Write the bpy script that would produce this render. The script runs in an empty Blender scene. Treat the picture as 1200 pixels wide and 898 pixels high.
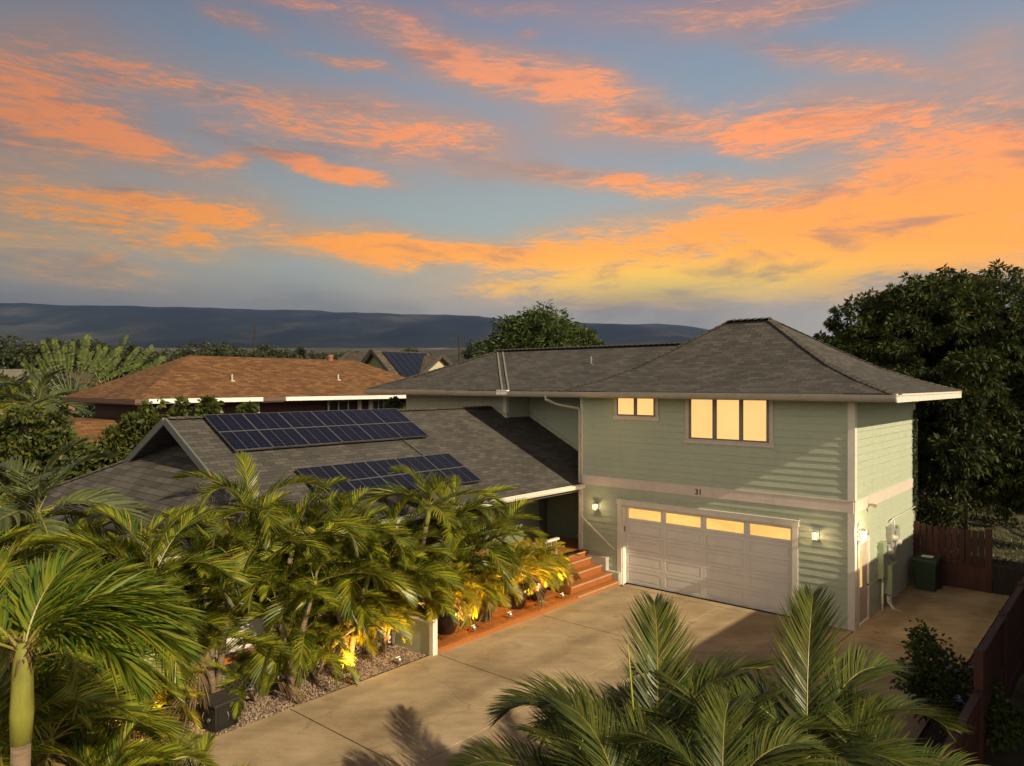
import bpy, math, random
import numpy as np
from mathutils import Vector, Matrix, Euler

# ------------------------------------------------------------------ camera, sky, sun, exposure
scene = bpy.context.scene
COL = scene.collection
H_CAM = 6.08
camd = bpy.data.cameras.new("camera"); cam = bpy.data.objects.new("camera", camd); COL.objects.link(cam)
cam.location = (0, 0, H_CAM); cam.rotation_euler = (math.radians(90), 0, 0)
camd.sensor_width = 36; camd.lens = 25.89; camd.clip_end = 30000; camd.clip_start = 0.1
scene.camera = cam
scene.view_settings.view_transform = 'Standard'; scene.view_settings.look = 'None'
scene.view_settings.exposure = 0.28; scene.view_settings.gamma = 1.0
scene.view_settings.use_curve_mapping = False

SUN_TO = Vector((.698, -.721, .585)).normalized()
sd = bpy.data.lights.new("sun", 'SUN'); sd.energy = 4.7; sd.angle = math.radians(0.6); sd.color = (1.0, .83, .56)
so = bpy.data.objects.new("sun", sd); COL.objects.link(so)
so.location = (0, 0, 40); so.rotation_euler = (-SUN_TO).to_track_quat('-Z', 'Y').to_euler()

SKY_STRENGTH = 0.95
def pixel_dir(px, py):
    """azimuth and elevation of a sky direction measured on the photograph"""
    a = math.atan2(px - 600, 863); e = math.atan((449 - py) / 863 * math.cos(a))
    return a, e
def make_world():
    w = bpy.data.worlds.new("World"); scene.world = w; w.use_nodes = True
    nt = w.node_tree; N = nt.nodes; Lk = nt.links
    bg = N["Background"]
    tc = N.new("ShaderNodeTexCoord")
    sep = N.new("ShaderNodeSeparateXYZ"); Lk.new(tc.outputs["Generated"], sep.inputs[0])
    def M(op, a, b=None, c=None, clamp=False):
        n = N.new("ShaderNodeMath"); n.operation = op; n.use_clamp = clamp
        for i, v in enumerate((a, b, c)):
            if v is None: continue
            if isinstance(v, (int, float)): n.inputs[i].default_value = v
            else: Lk.new(v, n.inputs[i])
        return n.outputs[0]
    az = M('ARCTAN2', sep.outputs[0], sep.outputs[1]); el = M('ARCSINE', sep.outputs[2])
    comb = N.new("ShaderNodeCombineXYZ"); Lk.new(az, comb.inputs[0]); Lk.new(el, comb.inputs[1])
    def ramp(fac, stops, interp='EASE'):
        r = N.new("ShaderNodeValToRGB"); r.color_ramp.interpolation = interp
        els = r.color_ramp.elements
        while len(els) < len(stops): els.new(0.5)
        for e, (p, c) in zip(els, stops):
            e.position = p; e.color = (c[0], c[1], c[2], 1)
        Lk.new(fac, r.inputs[0]); return r.outputs[0]
    def mixc(f, a, b, mode='MIX'):
        n = N.new("ShaderNodeMix"); n.data_type = 'RGBA'; n.blend_type = mode
        if isinstance(f, (int, float)): n.inputs[0].default_value = f
        else: Lk.new(f, n.inputs[0])
        for k, v in ((6, a), (7, b)):
            if isinstance(v, tuple): n.inputs[k].default_value = (*v, 1)
            else: Lk.new(v, n.inputs[k])
        return n.outputs[2]
    # warped streaky noise in direction space
    def noise(scale, sx, sy, rot, detail=6, rough=.55, dist=0.0, off=(0, 0, 0)):
        mp = N.new("ShaderNodeMapping"); mp.inputs["Rotation"].default_value = (0, 0, rot)
        mp.inputs["Scale"].default_value = (sx, sy, 1); mp.inputs["Location"].default_value = off
        Lk.new(comb.outputs[0], mp.inputs[0])
        n = N.new("ShaderNodeTexNoise"); n.inputs["Scale"].default_value = scale
        n.inputs["Detail"].default_value = detail; n.inputs["Roughness"].default_value = rough
        n.inputs["Distortion"].default_value = dist
        Lk.new(mp.outputs[0], n.inputs["Vector"]); return n.outputs["Fac"]
    e01 = M('MULTIPLY', el, 1 / 0.55, clamp=True)
    base = ramp(e01, [(0, (.17, .18, .145)), (.12, (.27, .30, .25)), (.35, (.36, .42, .385)), (.62, (.25, .33, .40)), (1, (.14, .20, .34))])
    # a trace of the physical sky keeps the upper dome believable behind the camera
    nish = N.new("ShaderNodeTexSky"); nish.sky_type = 'NISHITA'; nish.sun_disc = False
    nish.sun_elevation = math.asin(SUN_TO.z); nish.sun_rotation = math.atan2(SUN_TO.x, SUN_TO.y)
    sc_ = N.new("ShaderNodeVectorMath"); sc_.operation = 'SCALE'; sc_.inputs[3].default_value = 0.07
    Lk.new(nish.outputs[0], sc_.inputs[0])
    base = mixc(0.12, base, sc_.outputs[0])
    # the left of the picture is dimmer
    lf = N.new("ShaderNodeMapRange"); lf.inputs[1].default_value = -.75; lf.inputs[2].default_value = .15
    lf.inputs[3].default_value = .62; lf.inputs[4].default_value = 1.0; lf.interpolation_type = 'SMOOTHSTEP'; Lk.new(az, lf.inputs[0])
    n1 = noise(5.5, 1, 4.6, .20, 14, .70, .8)
    n2 = noise(21, 1, 6.5, .14, 10, .74, 1.4, (3, 1, 0))
    n3 = noise(2.6, 1, 3.0, .2, 5, .5, .5, (7, 2, 0))
    nz = M('ADD', M('MULTIPLY', n1, .55), M('MULTIPLY', n2, .45))
    # cloud banks: px, py, half length, half height (px of the photograph), tilt (deg, right end down), weight
    banks = [(585, 84, 150, 20, 14, 1.15), (700, 95, 50, 14, 18, .5), (480, 35, 110, 16, 16, .55), (285, 28, 55, 9, 6, .5),
             (270, 128, 200, 30, 10, .55), (470, 150, 120, 22, 8, .85), (330, 140, 130, 20, 9, .55), (40, 120, 150, 55, 10, .75),
             (130, 160, 150, 22, 14, .8), (365, 192, 80, 7, 8, 1.35), (262, 184, 26, 9, 0, .9), (185, 243, 95, 16, 4, 1.2),
             (140, 268, 120, 14, 10, .9), (70, 308, 150, 30, 4, .65), (232, 278, 34, 8, 2, 1.0), (290, 245, 60, 12, 4, .6), (500, 292, 200, 17, 4, 1.35),
             (400, 280, 70, 12, 3, .5), (860, 152, 170, 22, 5, .85), (760, 148, 90, 9, 4, .6), (740, 214, 190, 13, 5, .85), (1010, 140, 160, 30, 12, .65),
             (1160, 165, 110, 34, 6, 1.2), (1090, 230, 210, 42, -2, 1.35), (900, 262, 170, 20, 2, 1.1), (980, 300, 240, 34, -2, 1.35),
             (760, 330, 190, 22, -3, 1.45), (900, 330, 180, 26, -2, 1.3), (690, 285, 130, 16, -5, .95), (640, 300, 110, 10, 2, .8), (890, 8, 190, 20, 0, .6),
             (1000, 70, 190, 16, 18, .5), (1170, 60, 70, 30, 10, .35), (1185, 300, 90, 24, -8, 1.0), (600, 12, 100, 10, 4, .35), (30, 215, 70, 40, 20, .6),
             (310, 4, 80, 8, 0, .6), (620, 43, 16, 4, 0, .5), (410, 76, 60, 6, 8, .6)]
    # bend the banks so that none keeps a regular outline
    wn = N.new("ShaderNodeTexNoise"); wn.inputs["Scale"].default_value = 7; wn.inputs["Detail"].default_value = 5
    wm = N.new("ShaderNodeMapping"); wm.inputs["Scale"].default_value = (1, 2.2, 1); Lk.new(comb.outputs[0], wm.inputs[0]); Lk.new(wm.outputs[0], wn.inputs["Vector"])
    ws = N.new("ShaderNodeVectorMath"); ws.operation = 'SUBTRACT'; ws.inputs[1].default_value = (.5, .5, .5); Lk.new(wn.outputs["Color"], ws.inputs[0])
    wk = N.new("ShaderNodeVectorMath"); wk.operation = 'MULTIPLY'; wk.inputs[1].default_value = (.14, .05, 0); Lk.new(ws.outputs[0], wk.inputs[0])
    wa = N.new("ShaderNodeVectorMath"); wa.operation = 'ADD'; Lk.new(comb.outputs[0], wa.inputs[0]); Lk.new(wk.outputs[0], wa.inputs[1])
    tot = None
    for (px, py, hx, hy, tilt, wt) in banks:
        a0, e0 = pixel_dir(px, py)
        sa = math.cos(a0) ** 2 * .98; se = math.cos(a0)
        mp = N.new("ShaderNodeMapping"); mp.vector_type = 'TEXTURE'
        mp.inputs["Location"].default_value = (a0, e0, 0)
        mp.inputs["Rotation"].default_value = (0, 0, -math.radians(tilt))
        mp.inputs["Scale"].default_value = (hx / 863 * sa * 1.05, hy / 863 * se * 1.15, 1)
        Lk.new(wa.outputs[0], mp.inputs[0])
        d = N.new("ShaderNodeVectorMath"); d.operation = 'DOT_PRODUCT'
        Lk.new(mp.outputs[0], d.inputs[0]); Lk.new(mp.outputs[0], d.inputs[1])
        g = M('MULTIPLY', M('EXPONENT', M('MULTIPLY', d.outputs["Value"], -.9)), wt)
        tot = g if tot is None else M('MAXIMUM', tot, g) if len(banks) < 2 else M('ADD', M('MAXIMUM', tot, g), M('MULTIPLY', M('MINIMUM', tot, g), .30))
    # generic cloud elsewhere in the sky (behind the camera, overhead)
    back = N.new("ShaderNodeMapRange"); back.inputs[1].default_value = .25; back.inputs[2].default_value = -.2; Lk.new(sep.outputs[1], back.inputs[0])
    gen = M('MULTIPLY', back.outputs[0], .55)
    tot = M('MAXIMUM', tot, gen)
    # cover = banks modulated by streaks
    cov = M('MULTIPLY_ADD', M('SUBTRACT', nz, .50), 5.6, M('MULTIPLY_ADD', tot, 1.12, -.08))
    cov = M('MULTIPLY', cov, M('MULTIPLY', tot, 2.4, clamp=True))
    cv = N.new("ShaderNodeMapRange"); cv.interpolation_type = 'SMOOTHSTEP'
    cv.inputs[1].default_value = .08; cv.inputs[2].default_value = 1.2; Lk.new(cov, cv.inputs[0]); cover = cv.outputs[0]
    hot = ramp(e01, [(0, (1.15, .66, .02)), (.17, (1.2, .53, .02)), (.30, (1.15, .40, .03)), (.55, (1.0, .33, .11)), (1, (.62, .27, .19))])
    # yellow glow low, right of centre
    a0, e0 = pixel_dir(790, 338)
    mp = N.new("ShaderNodeMapping"); mp.vector_type = 'TEXTURE'; mp.inputs["Location"].default_value = (a0, e0, 0); mp.inputs["Scale"].default_value = (.26, .038, 1)
    Lk.new(comb.outputs[0], mp.inputs[0])
    d = N.new("ShaderNodeVectorMath"); d.operation = 'DOT_PRODUCT'; Lk.new(mp.outputs[0], d.inputs[0]); Lk.new(mp.outputs[0], d.inputs[1])
    gl = M('EXPONENT', M('MULTIPLY', d.outputs["Value"], -1.0))
    hot = mixc(M('MULTIPLY', gl, .85), hot, (.95, .66, .06))
    # thin veil colour: dull mauve/pink fringe of the banks, and grey cloud
    veil = ramp(e01, [(0, (.32, .30, .21)), (.2, (.55, .40, .23)), (.6, (.43, .28, .23)), (1, (.27, .19, .22))])
    vf = N.new("ShaderNodeMapRange"); vf.interpolation_type = 'SMOOTHSTEP'; vf.inputs[1].default_value = .05; vf.inputs[2].default_value = .7; vf.inputs[4].default_value = .9
    Lk.new(M('MULTIPLY', M('ADD', tot, .25), M('MULTIPLY', n3, 1.5)), vf.inputs[0])
    c = mixc(vf.outputs[0], base, veil)
    # thin parts of a bank are dull salmon, only the thick parts burn
    thick = N.new("ShaderNodeMapRange"); thick.interpolation_type = 'SMOOTHSTEP'; thick.inputs[1].default_value = .2; thick.inputs[2].default_value = .95; Lk.new(cover, thick.inputs[0])
    dull = ramp(e01, [(0, (.70, .50, .16)), (.25, (.78, .44, .16)), (.6, (.62, .33, .20)), (1, (.45, .26, .22))])
    c = mixc(M('MULTIPLY', cover, .90), c, mixc(thick.outputs[0], dull, hot))
    # grey bank on the horizon
    hz = N.new("ShaderNodeMapRange"); hz.interpolation_type = 'SMOOTHSTEP'; hz.inputs[1].default_value = .155; hz.inputs[2].default_value = .09; hz.inputs[4].default_value = .92
    Lk.new(M('MULTIPLY_ADD', M('SUBTRACT', n1, .5), .05, el), hz.inputs[0])
    gy = ramp(n3, [(.35, (.21, .20, .18)), (.65, (.40, .35, .28))])
    c = mixc(hz.outputs[0], c, gy)
    c = mixc(M('MULTIPLY', gl, .0), c, hot)
    # darker mauve shadowing inside clouds
    dk = N.new("ShaderNodeMapRange"); dk.interpolation_type = 'SMOOTHSTEP'; dk.inputs[1].default_value = .50; dk.inputs[2].default_value = .70; dk.inputs[4].default_value = .6
    nd = noise(6.5, 1, 3.8, .14, 6, .6, .4, (11, 5, 0)); Lk.new(nd, dk.inputs[0])
    c = mixc(M('MULTIPLY', dk.outputs[0], M('MULTIPLY', tot, .9, clamp=True)), c, (.21, .175, .18))
    scl = N.new("ShaderNodeVectorMath"); scl.operation = 'SCALE'; Lk.new(c, scl.inputs[0]); Lk.new(lf.outputs[0], scl.inputs[3])
    # below the horizon: dull ground bounce
    gb = N.new("ShaderNodeMapRange"); gb.inputs[1].default_value = -.02; gb.inputs[2].default_value = 0; Lk.new(sep.outputs[2], gb.inputs[0])
    c = mixc(gb.outputs[0], (.08, .07, .05), scl.outputs[0])
    # pale glow added to the unseen sky behind the camera, filling camera-facing shadows
    bk_fill = N.new('ShaderNodeMapRange'); bk_fill.interpolation_type = 'SMOOTHSTEP'; bk_fill.inputs[1].default_value = .15; bk_fill.inputs[2].default_value = -.85; Lk.new(sep.outputs[1], bk_fill.inputs[0])
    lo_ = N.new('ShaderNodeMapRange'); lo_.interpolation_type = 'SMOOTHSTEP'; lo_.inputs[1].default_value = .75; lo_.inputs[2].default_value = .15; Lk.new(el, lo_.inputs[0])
    c = mixc(M('MULTIPLY', M('MULTIPLY', bk_fill.outputs[0], lo_.outputs[0]), M('MULTIPLY', gb.outputs[0], .92)), c, (1.75, 1.55, 1.22))
    # the dome deepens overhead, above the part the picture shows
    up_ = N.new('ShaderNodeMapRange'); up_.interpolation_type = 'SMOOTHSTEP'; up_.inputs[1].default_value = .52; up_.inputs[2].default_value = 1.0; up_.inputs[3].default_value = 1.0; up_.inputs[4].default_value = .42; Lk.new(el, up_.inputs[0])
    sc2 = N.new('ShaderNodeVectorMath'); sc2.operation = 'SCALE'; Lk.new(c, sc2.inputs[0]); Lk.new(up_.outputs[0], sc2.inputs[3]); c = sc2.outputs[0]
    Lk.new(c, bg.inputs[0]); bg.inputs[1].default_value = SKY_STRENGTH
    w.cycles.sampling_method = 'MANUAL'; w.cycles.sample_map_resolution = 512
make_world()

# ------------------------------------------------------------------ helpers
R = math.radians
THETA = math.atan2(-.653, .757)          # the house's long front runs along local x
CX, CY = 8.26, 17.8                      # near corner of the garage block
def W(u, v, z=0.0):
    """u: metres to the left along the garage front, v: metres back from it"""
    return Vector((CX - .757 * u + .653 * v, CY + .653 * u + .757 * v, z))

def tag(o, label=None, cat=None, group=None, kind=None):
    if label: o['label'] = label
    if cat: o['category'] = cat
    if group: o['group'] = group
    if kind: o['kind'] = kind
    return o
def empty(name, loc, rz=0.0, label=None, cat=None, group=None):
    o = bpy.data.objects.new(name, None); COL.objects.link(o); o.empty_display_size = .2
    o.location = loc; o.rotation_euler = (0, 0, rz)
    return tag(o, label, cat, group)
def copy_tree(o, parent=None):
    c = o.copy(); COL.objects.link(c); c.parent = parent
    for ch in list(o.children): copy_tree(ch, c)
    return c

class MB:
    """collects polygons; build() links them as one mesh object"""
    def __init__(s): s.v = []; s.f = []; s.m = []; s.mi = 0
    def add(s, verts, faces):
        b = len(s.v); s.v += [tuple(p) for p in verts]; s.f += [tuple(b + i for i in f) for f in faces]; s.m += [s.mi] * len(faces); return s
    def poly(s, pts): return s.add(pts, [tuple(range(len(pts)))])
    def box(s, a, b, bev=0.0):
        x0, y0, z0 = (min(a[i], b[i]) for i in range(3)); x1, y1, z1 = (max(a[i], b[i]) for i in range(3))
        v = [(x0, y0, z0), (x1, y0, z0), (x1, y1, z0), (x0, y1, z0), (x0, y0, z1), (x1, y0, z1), (x1, y1, z1), (x0, y1, z1)]
        return s.add(v, [(0, 3, 2, 1), (4, 5, 6, 7), (0, 1, 5, 4), (1, 2, 6, 5), (2, 3, 7, 6), (3, 0, 4, 7)])
    def bar(s, p, q, w, h, up=(0, 0, 1)):
        """box of section w (across) by h (along up) from p to q"""
        p = Vector(p); q = Vector(q); d = (q - p).normalized(); up = Vector(up)
        a = d.cross(up)
        if a.length < 1e-4: a = d.cross(Vector((1, 0, 0)))
        a.normalize(); c = a.cross(d).normalized()
        v = []
        for e in (p, q):
            for i, j in ((-1, -1), (1, -1), (1, 1), (-1, 1)): v.append(e + a * (i * w / 2) + c * (j * h / 2))
        return s.add(v, [(0, 1, 2, 3), (7, 6, 5, 4), (0, 4, 5, 1), (1, 5, 6, 2), (2, 6, 7, 3), (3, 7, 4, 0)])
    def tube(s, pts, rad, n=8, cap=True):
        pts = [Vector(p) for p in pts]
        if isinstance(rad, (int, float)): rad = [rad] * len(pts)
        base = len(s.v); ref = Vector((0.123, .31, .94)).normalized()
        for i, p in enumerate(pts):
            d = (pts[min(i + 1, len(pts) - 1)] - pts[max(i - 1, 0)]).normalized()
            a = d.cross(ref)
            if a.length < .05: a = d.cross(Vector((1, 0, 0)))
            a.normalize(); b = d.cross(a)
            for k in range(n):
                t = 2 * math.pi * k / n; s.v.append(tuple(p + (a * math.cos(t) + b * math.sin(t)) * rad[i]))
        for i in range(len(pts) - 1):
            for k in range(n):
                k2 = (k + 1) % n
                s.f.append((base + i * n + k, base + i * n + k2, base + (i + 1) * n + k2, base + (i + 1) * n + k)); s.m.append(s.mi)
        if cap:
            s.f.append(tuple(base + k for k in reversed(range(n)))); s.m.append(s.mi)
            s.f.append(tuple(base + (len(pts) - 1) * n + k for k in range(n))); s.m.append(s.mi)
        return s
    def lathe(s, c, prof, n=20):
        """prof: (radius, z) pairs round the vertical through c"""
        b = len(s.v)
        for r, z in prof:
            for k in range(n):
                t = 2 * math.pi * k / n; s.v.append((c[0] + r * math.cos(t), c[1] + r * math.sin(t), c[2] + z))
        for i in range(len(prof) - 1):
            for k in range(n):
                k2 = (k + 1) % n; s.f.append((b + i * n + k, b + i * n + k2, b + (i + 1) * n + k2, b + (i + 1) * n + k)); s.m.append(s.mi)
        return s
    def build(s, name, mat, parent=None, smooth=False, uv=False, bevel=0.0, solid=0.0, loc=None):
        me = bpy.data.meshes.new(name); me.from_pydata(s.v, [], s.f)
        mats = mat if isinstance(mat, (list, tuple)) else [mat]
        for m in mats: me.materials.append(m)
        if len(mats) > 1: me.polygons.foreach_set("material_index", s.m)
        if uv: plane_uv(me)
        if smooth: me.polygons.foreach_set("use_smooth", [True] * len(me.polygons))
        me.update()
        o = bpy.data.objects.new(name, me); COL.objects.link(o); o.parent = parent
        if loc is not None: o.location = loc
        if solid:
            md = o.modifiers.new("thickness", 'SOLIDIFY'); md.thickness = solid; md.offset = -1; md.use_even_offset = False
        if bevel:
            md = o.modifiers.new("bevel", 'BEVEL'); md.width = bevel; md.segments = 2; md.limit_method = 'ANGLE'; md.angle_limit = R(40)
        return o
def plane_uv(me):
    """metres along the horizontal and up the slope of each face"""
    uvl = me.uv_layers.new(name="UVMap"); Z = Vector((0, 0, 1))
    for p in me.polygons:
        n = p.normal
        t = Z.cross(n)
        if t.length < 1e-3: t = Vector((1, 0, 0))
        t.normalize(); b = n.cross(t)
        for li in p.loop_indices:
            c = me.vertices[me.loops[li].vertex_index].co
            uvl.data[li].uv = (c.dot(t), c.dot(b))

# ------------------------------------------------------------------ materials
def nodes(name):
    m = bpy.data.materials.new(name); m.use_nodes = True; nt = m.node_tree
    return m, nt, nt.nodes["Principled BSDF"]
def node(nt, t, **kw):
    n = nt.nodes.new(t)
    for k, v in kw.items():
        if k in n.inputs: n.inputs[k].default_value = v
        else: setattr(n, k, v)
    return n
def vramp(nt, fac, stops, interp='LINEAR'):
    r = nt.nodes.new("ShaderNodeValToRGB"); r.color_ramp.interpolation = interp; els = r.color_ramp.elements
    while len(els) < len(stops): els.new(.5)
    for e, (p, c) in zip(els, stops): e.position = p; e.color = (*c, 1) if len(c) == 3 else c
    nt.links.new(fac, r.inputs[0]); return r.outputs[0]
def plain(name, col, rough=.6, var=.12, scale=6.0, metal=0.0, bump=0.0, bscale=40.0, stretch=(1, 1, 1), spec=.5, stain=0.0):
    """painted / metal / plastic surface with uneven tone"""
    m, nt, b = nodes(name); tc = node(nt, "ShaderNodeTexCoord"); mp = node(nt, "ShaderNodeMapping"); mp.inputs["Scale"].default_value = stretch
    nt.links.new(tc.outputs["Object"], mp.inputs[0])
    nz = node(nt, "ShaderNodeTexNoise", Scale=scale, Detail=6.0, Roughness=.6); nt.links.new(mp.outputs[0], nz.inputs["Vector"])
    c0 = tuple(max(0, x * (1 - var)) for x in col); c1 = tuple(min(1, x * (1 + var)) for x in col)
    out = vramp(nt, nz.outputs["Fac"], [(.3, c0), (.7, c1)])
    if stain:
        n2 = node(nt, "ShaderNodeTexNoise", Scale=1.3, Detail=8.0, Roughness=.7); mp2 = node(nt, "ShaderNodeMapping"); mp2.inputs["Scale"].default_value = (2.2, 2.2, .45)
        nt.links.new(tc.outputs["Object"], mp2.inputs[0]); nt.links.new(mp2.outputs[0], n2.inputs["Vector"])
        f = node(nt, "ShaderNodeMapRange"); f.inputs[1].default_value = .52; f.inputs[2].default_value = .75; f.inputs[4].default_value = stain
        nt.links.new(n2.outputs["Fac"], f.inputs[0]); mx = node(nt, "ShaderNodeMix", data_type='RGBA')
        nt.links.new(f.outputs[0], mx.inputs[0]); nt.links.new(out, mx.inputs[6]); mx.inputs[7].default_value = (col[0] * .55, col[1] * .5, col[2] * .42, 1); out = mx.outputs[2]
    nt.links.new(out, b.inputs["Base Color"]); b.inputs["Roughness"].default_value = rough; b.inputs["Metallic"].default_value = metal
    b.inputs["Specular IOR Level"].default_value = spec
    if bump:
        n3 = node(nt, "ShaderNodeTexNoise", Scale=bscale, Detail=4.0); nt.links.new(mp.outputs[0], n3.inputs["Vector"])
        bp = node(nt, "ShaderNodeBump", Strength=bump, Distance=.02); nt.links.new(n3.outputs["Fac"], bp.inputs["Height"]); nt.links.new(bp.outputs[0], b.inputs["Normal"])
    return m
def shingle(name, ca, cb, cc, dark=.5, bw=.33, rh=.145):
    m, nt, b = nodes(name); tc = node(nt, "ShaderNodeTexCoord"); L = nt.links
    wn = node(nt, "ShaderNodeTexNoise", Scale=9.0, Detail=3.0); L.new(tc.outputs["UV"], wn.inputs["Vector"])
    ad = node(nt, "ShaderNodeMixRGB", blend_type='ADD'); ad.inputs[0].default_value = .012
    L.new(tc.outputs["UV"], ad.inputs[1]); L.new(wn.outputs["Color"], ad.inputs[2])
    br = node(nt, "ShaderNodeTexBrick"); br.offset = .5; br.offset_frequency = 2
    br.inputs["Scale"].default_value = 1; br.inputs["Brick Width"].default_value = bw; br.inputs["Row Height"].default_value = rh
    br.inputs["Mortar Size"].default_value = .007; br.inputs["Mortar Smooth"].default_value = .2
    br.inputs["Color1"].default_value = (0, 0, 0, 1); br.inputs["Color2"].default_value = (1, 1, 1, 1); br.inputs["Mortar"].default_value = (.5, .5, .5, 1)
    L.new(ad.outputs[0], br.inputs["Vector"])
    tone = vramp(nt, br.outputs["Color"], [(0, ca), (.5, cb), (1, cc)])
    nz = node(nt, "ShaderNodeTexNoise", Scale=1.1, Detail=8.0, Roughness=.7); L.new(tc.outputs["UV"], nz.inputs["Vector"])
    gr = node(nt, "ShaderNodeTexNoise", Scale=90.0, Detail=2.0); L.new(tc.outputs["UV"], gr.inputs["Vector"])
    m1 = node(nt, "ShaderNodeMix", data_type='RGBA', blend_type='MULTIPLY'); m1.inputs[0].default_value = .8
    L.new(tone, m1.inputs[6]); L.new(vramp(nt, nz.outputs["Fac"], [(.3, (.72, .72, .72)), (.7, (1.15, 1.12, 1.08))]), m1.inputs[7])
    m2 = node(nt, "ShaderNodeMix", data_type='RGBA', blend_type='MULTIPLY'); m2.inputs[0].default_value = .7
    L.new(m1.outputs[2], m2.inputs[6]); L.new(vramp(nt, gr.outputs["Fac"], [(.3, (.7, .7, .7)), (.7, (1.25, 1.25, 1.25))]), m2.inputs[7])
    # each course is darkest at its butt edge
    m3 = node(nt, "ShaderNodeMix", data_type='RGBA'); L.new(br.outputs["Fac"], m3.inputs[0]); L.new(m2.outputs[2], m3.inputs[6])
    m3.inputs[7].default_value = (ca[0] * dark, ca[1] * dark, ca[2] * dark, 1)
    L.new(m3.outputs[2], b.inputs["Base Color"]); b.inputs["Roughness"].default_value = .92; b.inputs["Specular IOR Level"].default_value = .2
    # saw-tooth height: courses overlap
    sp = node(nt, "ShaderNodeSeparateXYZ"); L.new(tc.outputs["UV"], sp.inputs[0])
    fr = node(nt, "ShaderNodeMath", operation='FRACT'); dv = node(nt, "ShaderNodeMath", operation='DIVIDE'); dv.inputs[1].default_value = rh
    L.new(sp.outputs[1], dv.inputs[0]); L.new(dv.outputs[0], fr.inputs[0])
    iv = node(nt, "ShaderNodeMath", operation='MULTIPLY_ADD'); iv.inputs[1].default_value = -1; iv.inputs[2].default_value = 1; L.new(fr.outputs[0], iv.inputs[0])
    a2 = node(nt, "ShaderNodeMath", operation='MULTIPLY_ADD'); a2.inputs[1].default_value = .5; L.new(br.outputs["Color"], a2.inputs[0]); L.new(iv.outputs[0], a2.inputs[2])
    bp = node(nt, "ShaderNodeBump", Strength=.8, Distance=.02); L.new(a2.outputs[0], bp.inputs["Height"]); L.new(bp.outputs[0], b.inputs["Normal"])
    return m
def leaf(name, cols, rough=.42, trans=.35, scale=2.0, spec=.5, patch=.25):
    """foliage: a tone per leaf (mesh island) plus slow change over the plant; part of the light passes through"""
    m, nt, b = nodes(name); L = nt.links; geo = node(nt, "ShaderNodeNewGeometry")
    k = len(cols); c = vramp(nt, geo.outputs["Random Per Island"], [(i / (k - 1), cols[i]) for i in range(k)])
    tc = node(nt, "ShaderNodeTexCoord"); nz = node(nt, "ShaderNodeTexNoise", Scale=scale, Detail=3.0); L.new(tc.outputs["Object"], nz.inputs["Vector"])
    mx = node(nt, "ShaderNodeMix", data_type='RGBA', blend_type='MULTIPLY'); mx.inputs[0].default_value = 1
    L.new(c, mx.inputs[6]); L.new(vramp(nt, nz.outputs["Fac"], [(.3, (1 - patch, 1 - patch, 1 - patch * .8)), (.7, (1 + patch, 1 + patch * .85, 1.0))]), mx.inputs[7])
    L.new(mx.outputs[2], b.inputs["Base Color"]); b.inputs["Roughness"].default_value = rough; b.inputs["Specular IOR Level"].default_value = spec
    tr = node(nt, "ShaderNodeBsdfTranslucent"); L.new(mx.outputs[2], tr.inputs[0])
    ms = node(nt, "ShaderNodeMixShader"); ms.inputs[0].default_value = trans
    L.new(b.outputs[0], ms.inputs[1]); L.new(tr.outputs[0], ms.inputs[2]); L.new(ms.outputs[0], nt.nodes["Material Output"].inputs[0])
    return m
def glow(name, col, strength, var=.15, scale=(3, 3, 3), rough=.25):
    """lit glass or lamp: gives off light"""
    m, nt, b = nodes(name); L = nt.links; tc = node(nt, "ShaderNodeTexCoord"); mp = node(nt, "ShaderNodeMapping"); mp.inputs["Scale"].default_value = scale
    nz = node(nt, "ShaderNodeTexNoise", Scale=1.0, Detail=3.0); L.new(tc.outputs["Object"], mp.inputs[0]); L.new(mp.outputs[0], nz.inputs["Vector"])
    c = vramp(nt, nz.outputs["Fac"], [(.3, tuple(x * (1 - var) for x in col)), (.7, tuple(x * (1 + var) for x in col))])
    L.new(c, b.inputs["Emission Color"]); b.inputs["Emission Strength"].default_value = strength
    b.inputs["Base Color"].default_value = (.2, .16, .1, 1); b.inputs["Roughness"].default_value = rough
    return m
def boards(name, col, axis_scale, rough=.55, gap=.14, along=0, var=.3, dark=.25):
    """stained timber: tone per board via wave of object coordinates + grain"""
    m, nt, b = nodes(name); L = nt.links; tc = node(nt, "ShaderNodeTexCoord")
    mp = node(nt, "ShaderNodeMapping"); mp.inputs["Scale"].default_value = axis_scale; L.new(tc.outputs["Object"], mp.inputs[0])
    g = node(nt, "ShaderNodeTexNoise", Scale=3.0, Detail=8.0, Roughness=.65); L.new(mp.outputs[0], g.inputs["Vector"])
    geo = node(nt, "ShaderNodeNewGeometry")
    t = vramp(nt, geo.outputs["Random Per Island"], [(0, tuple(x * (1 - var) for x in col)), (.5, col), (1, tuple(min(1, x * (1 + var)) for x in col))])
    mx = node(nt, "ShaderNodeMix", data_type='RGBA', blend_type='MULTIPLY'); mx.inputs[0].default_value = .9
    L.new(t, mx.inputs[6]); L.new(vramp(nt, g.outputs["Fac"], [(.3, (.55, .5, .5)), (.65, (1.2, 1.15, 1.1))]), mx.inputs[7])
    L.new(mx.outputs[2], b.inputs["Base Color"]); b.inputs["Roughness"].default_value = rough
    bp = node(nt, "ShaderNodeBump", Strength=.25, Distance=.01); L.new(g.outputs["Fac"], bp.inputs["Height"]); L.new(bp.outputs[0], b.inputs["Normal"])
    return m

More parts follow.
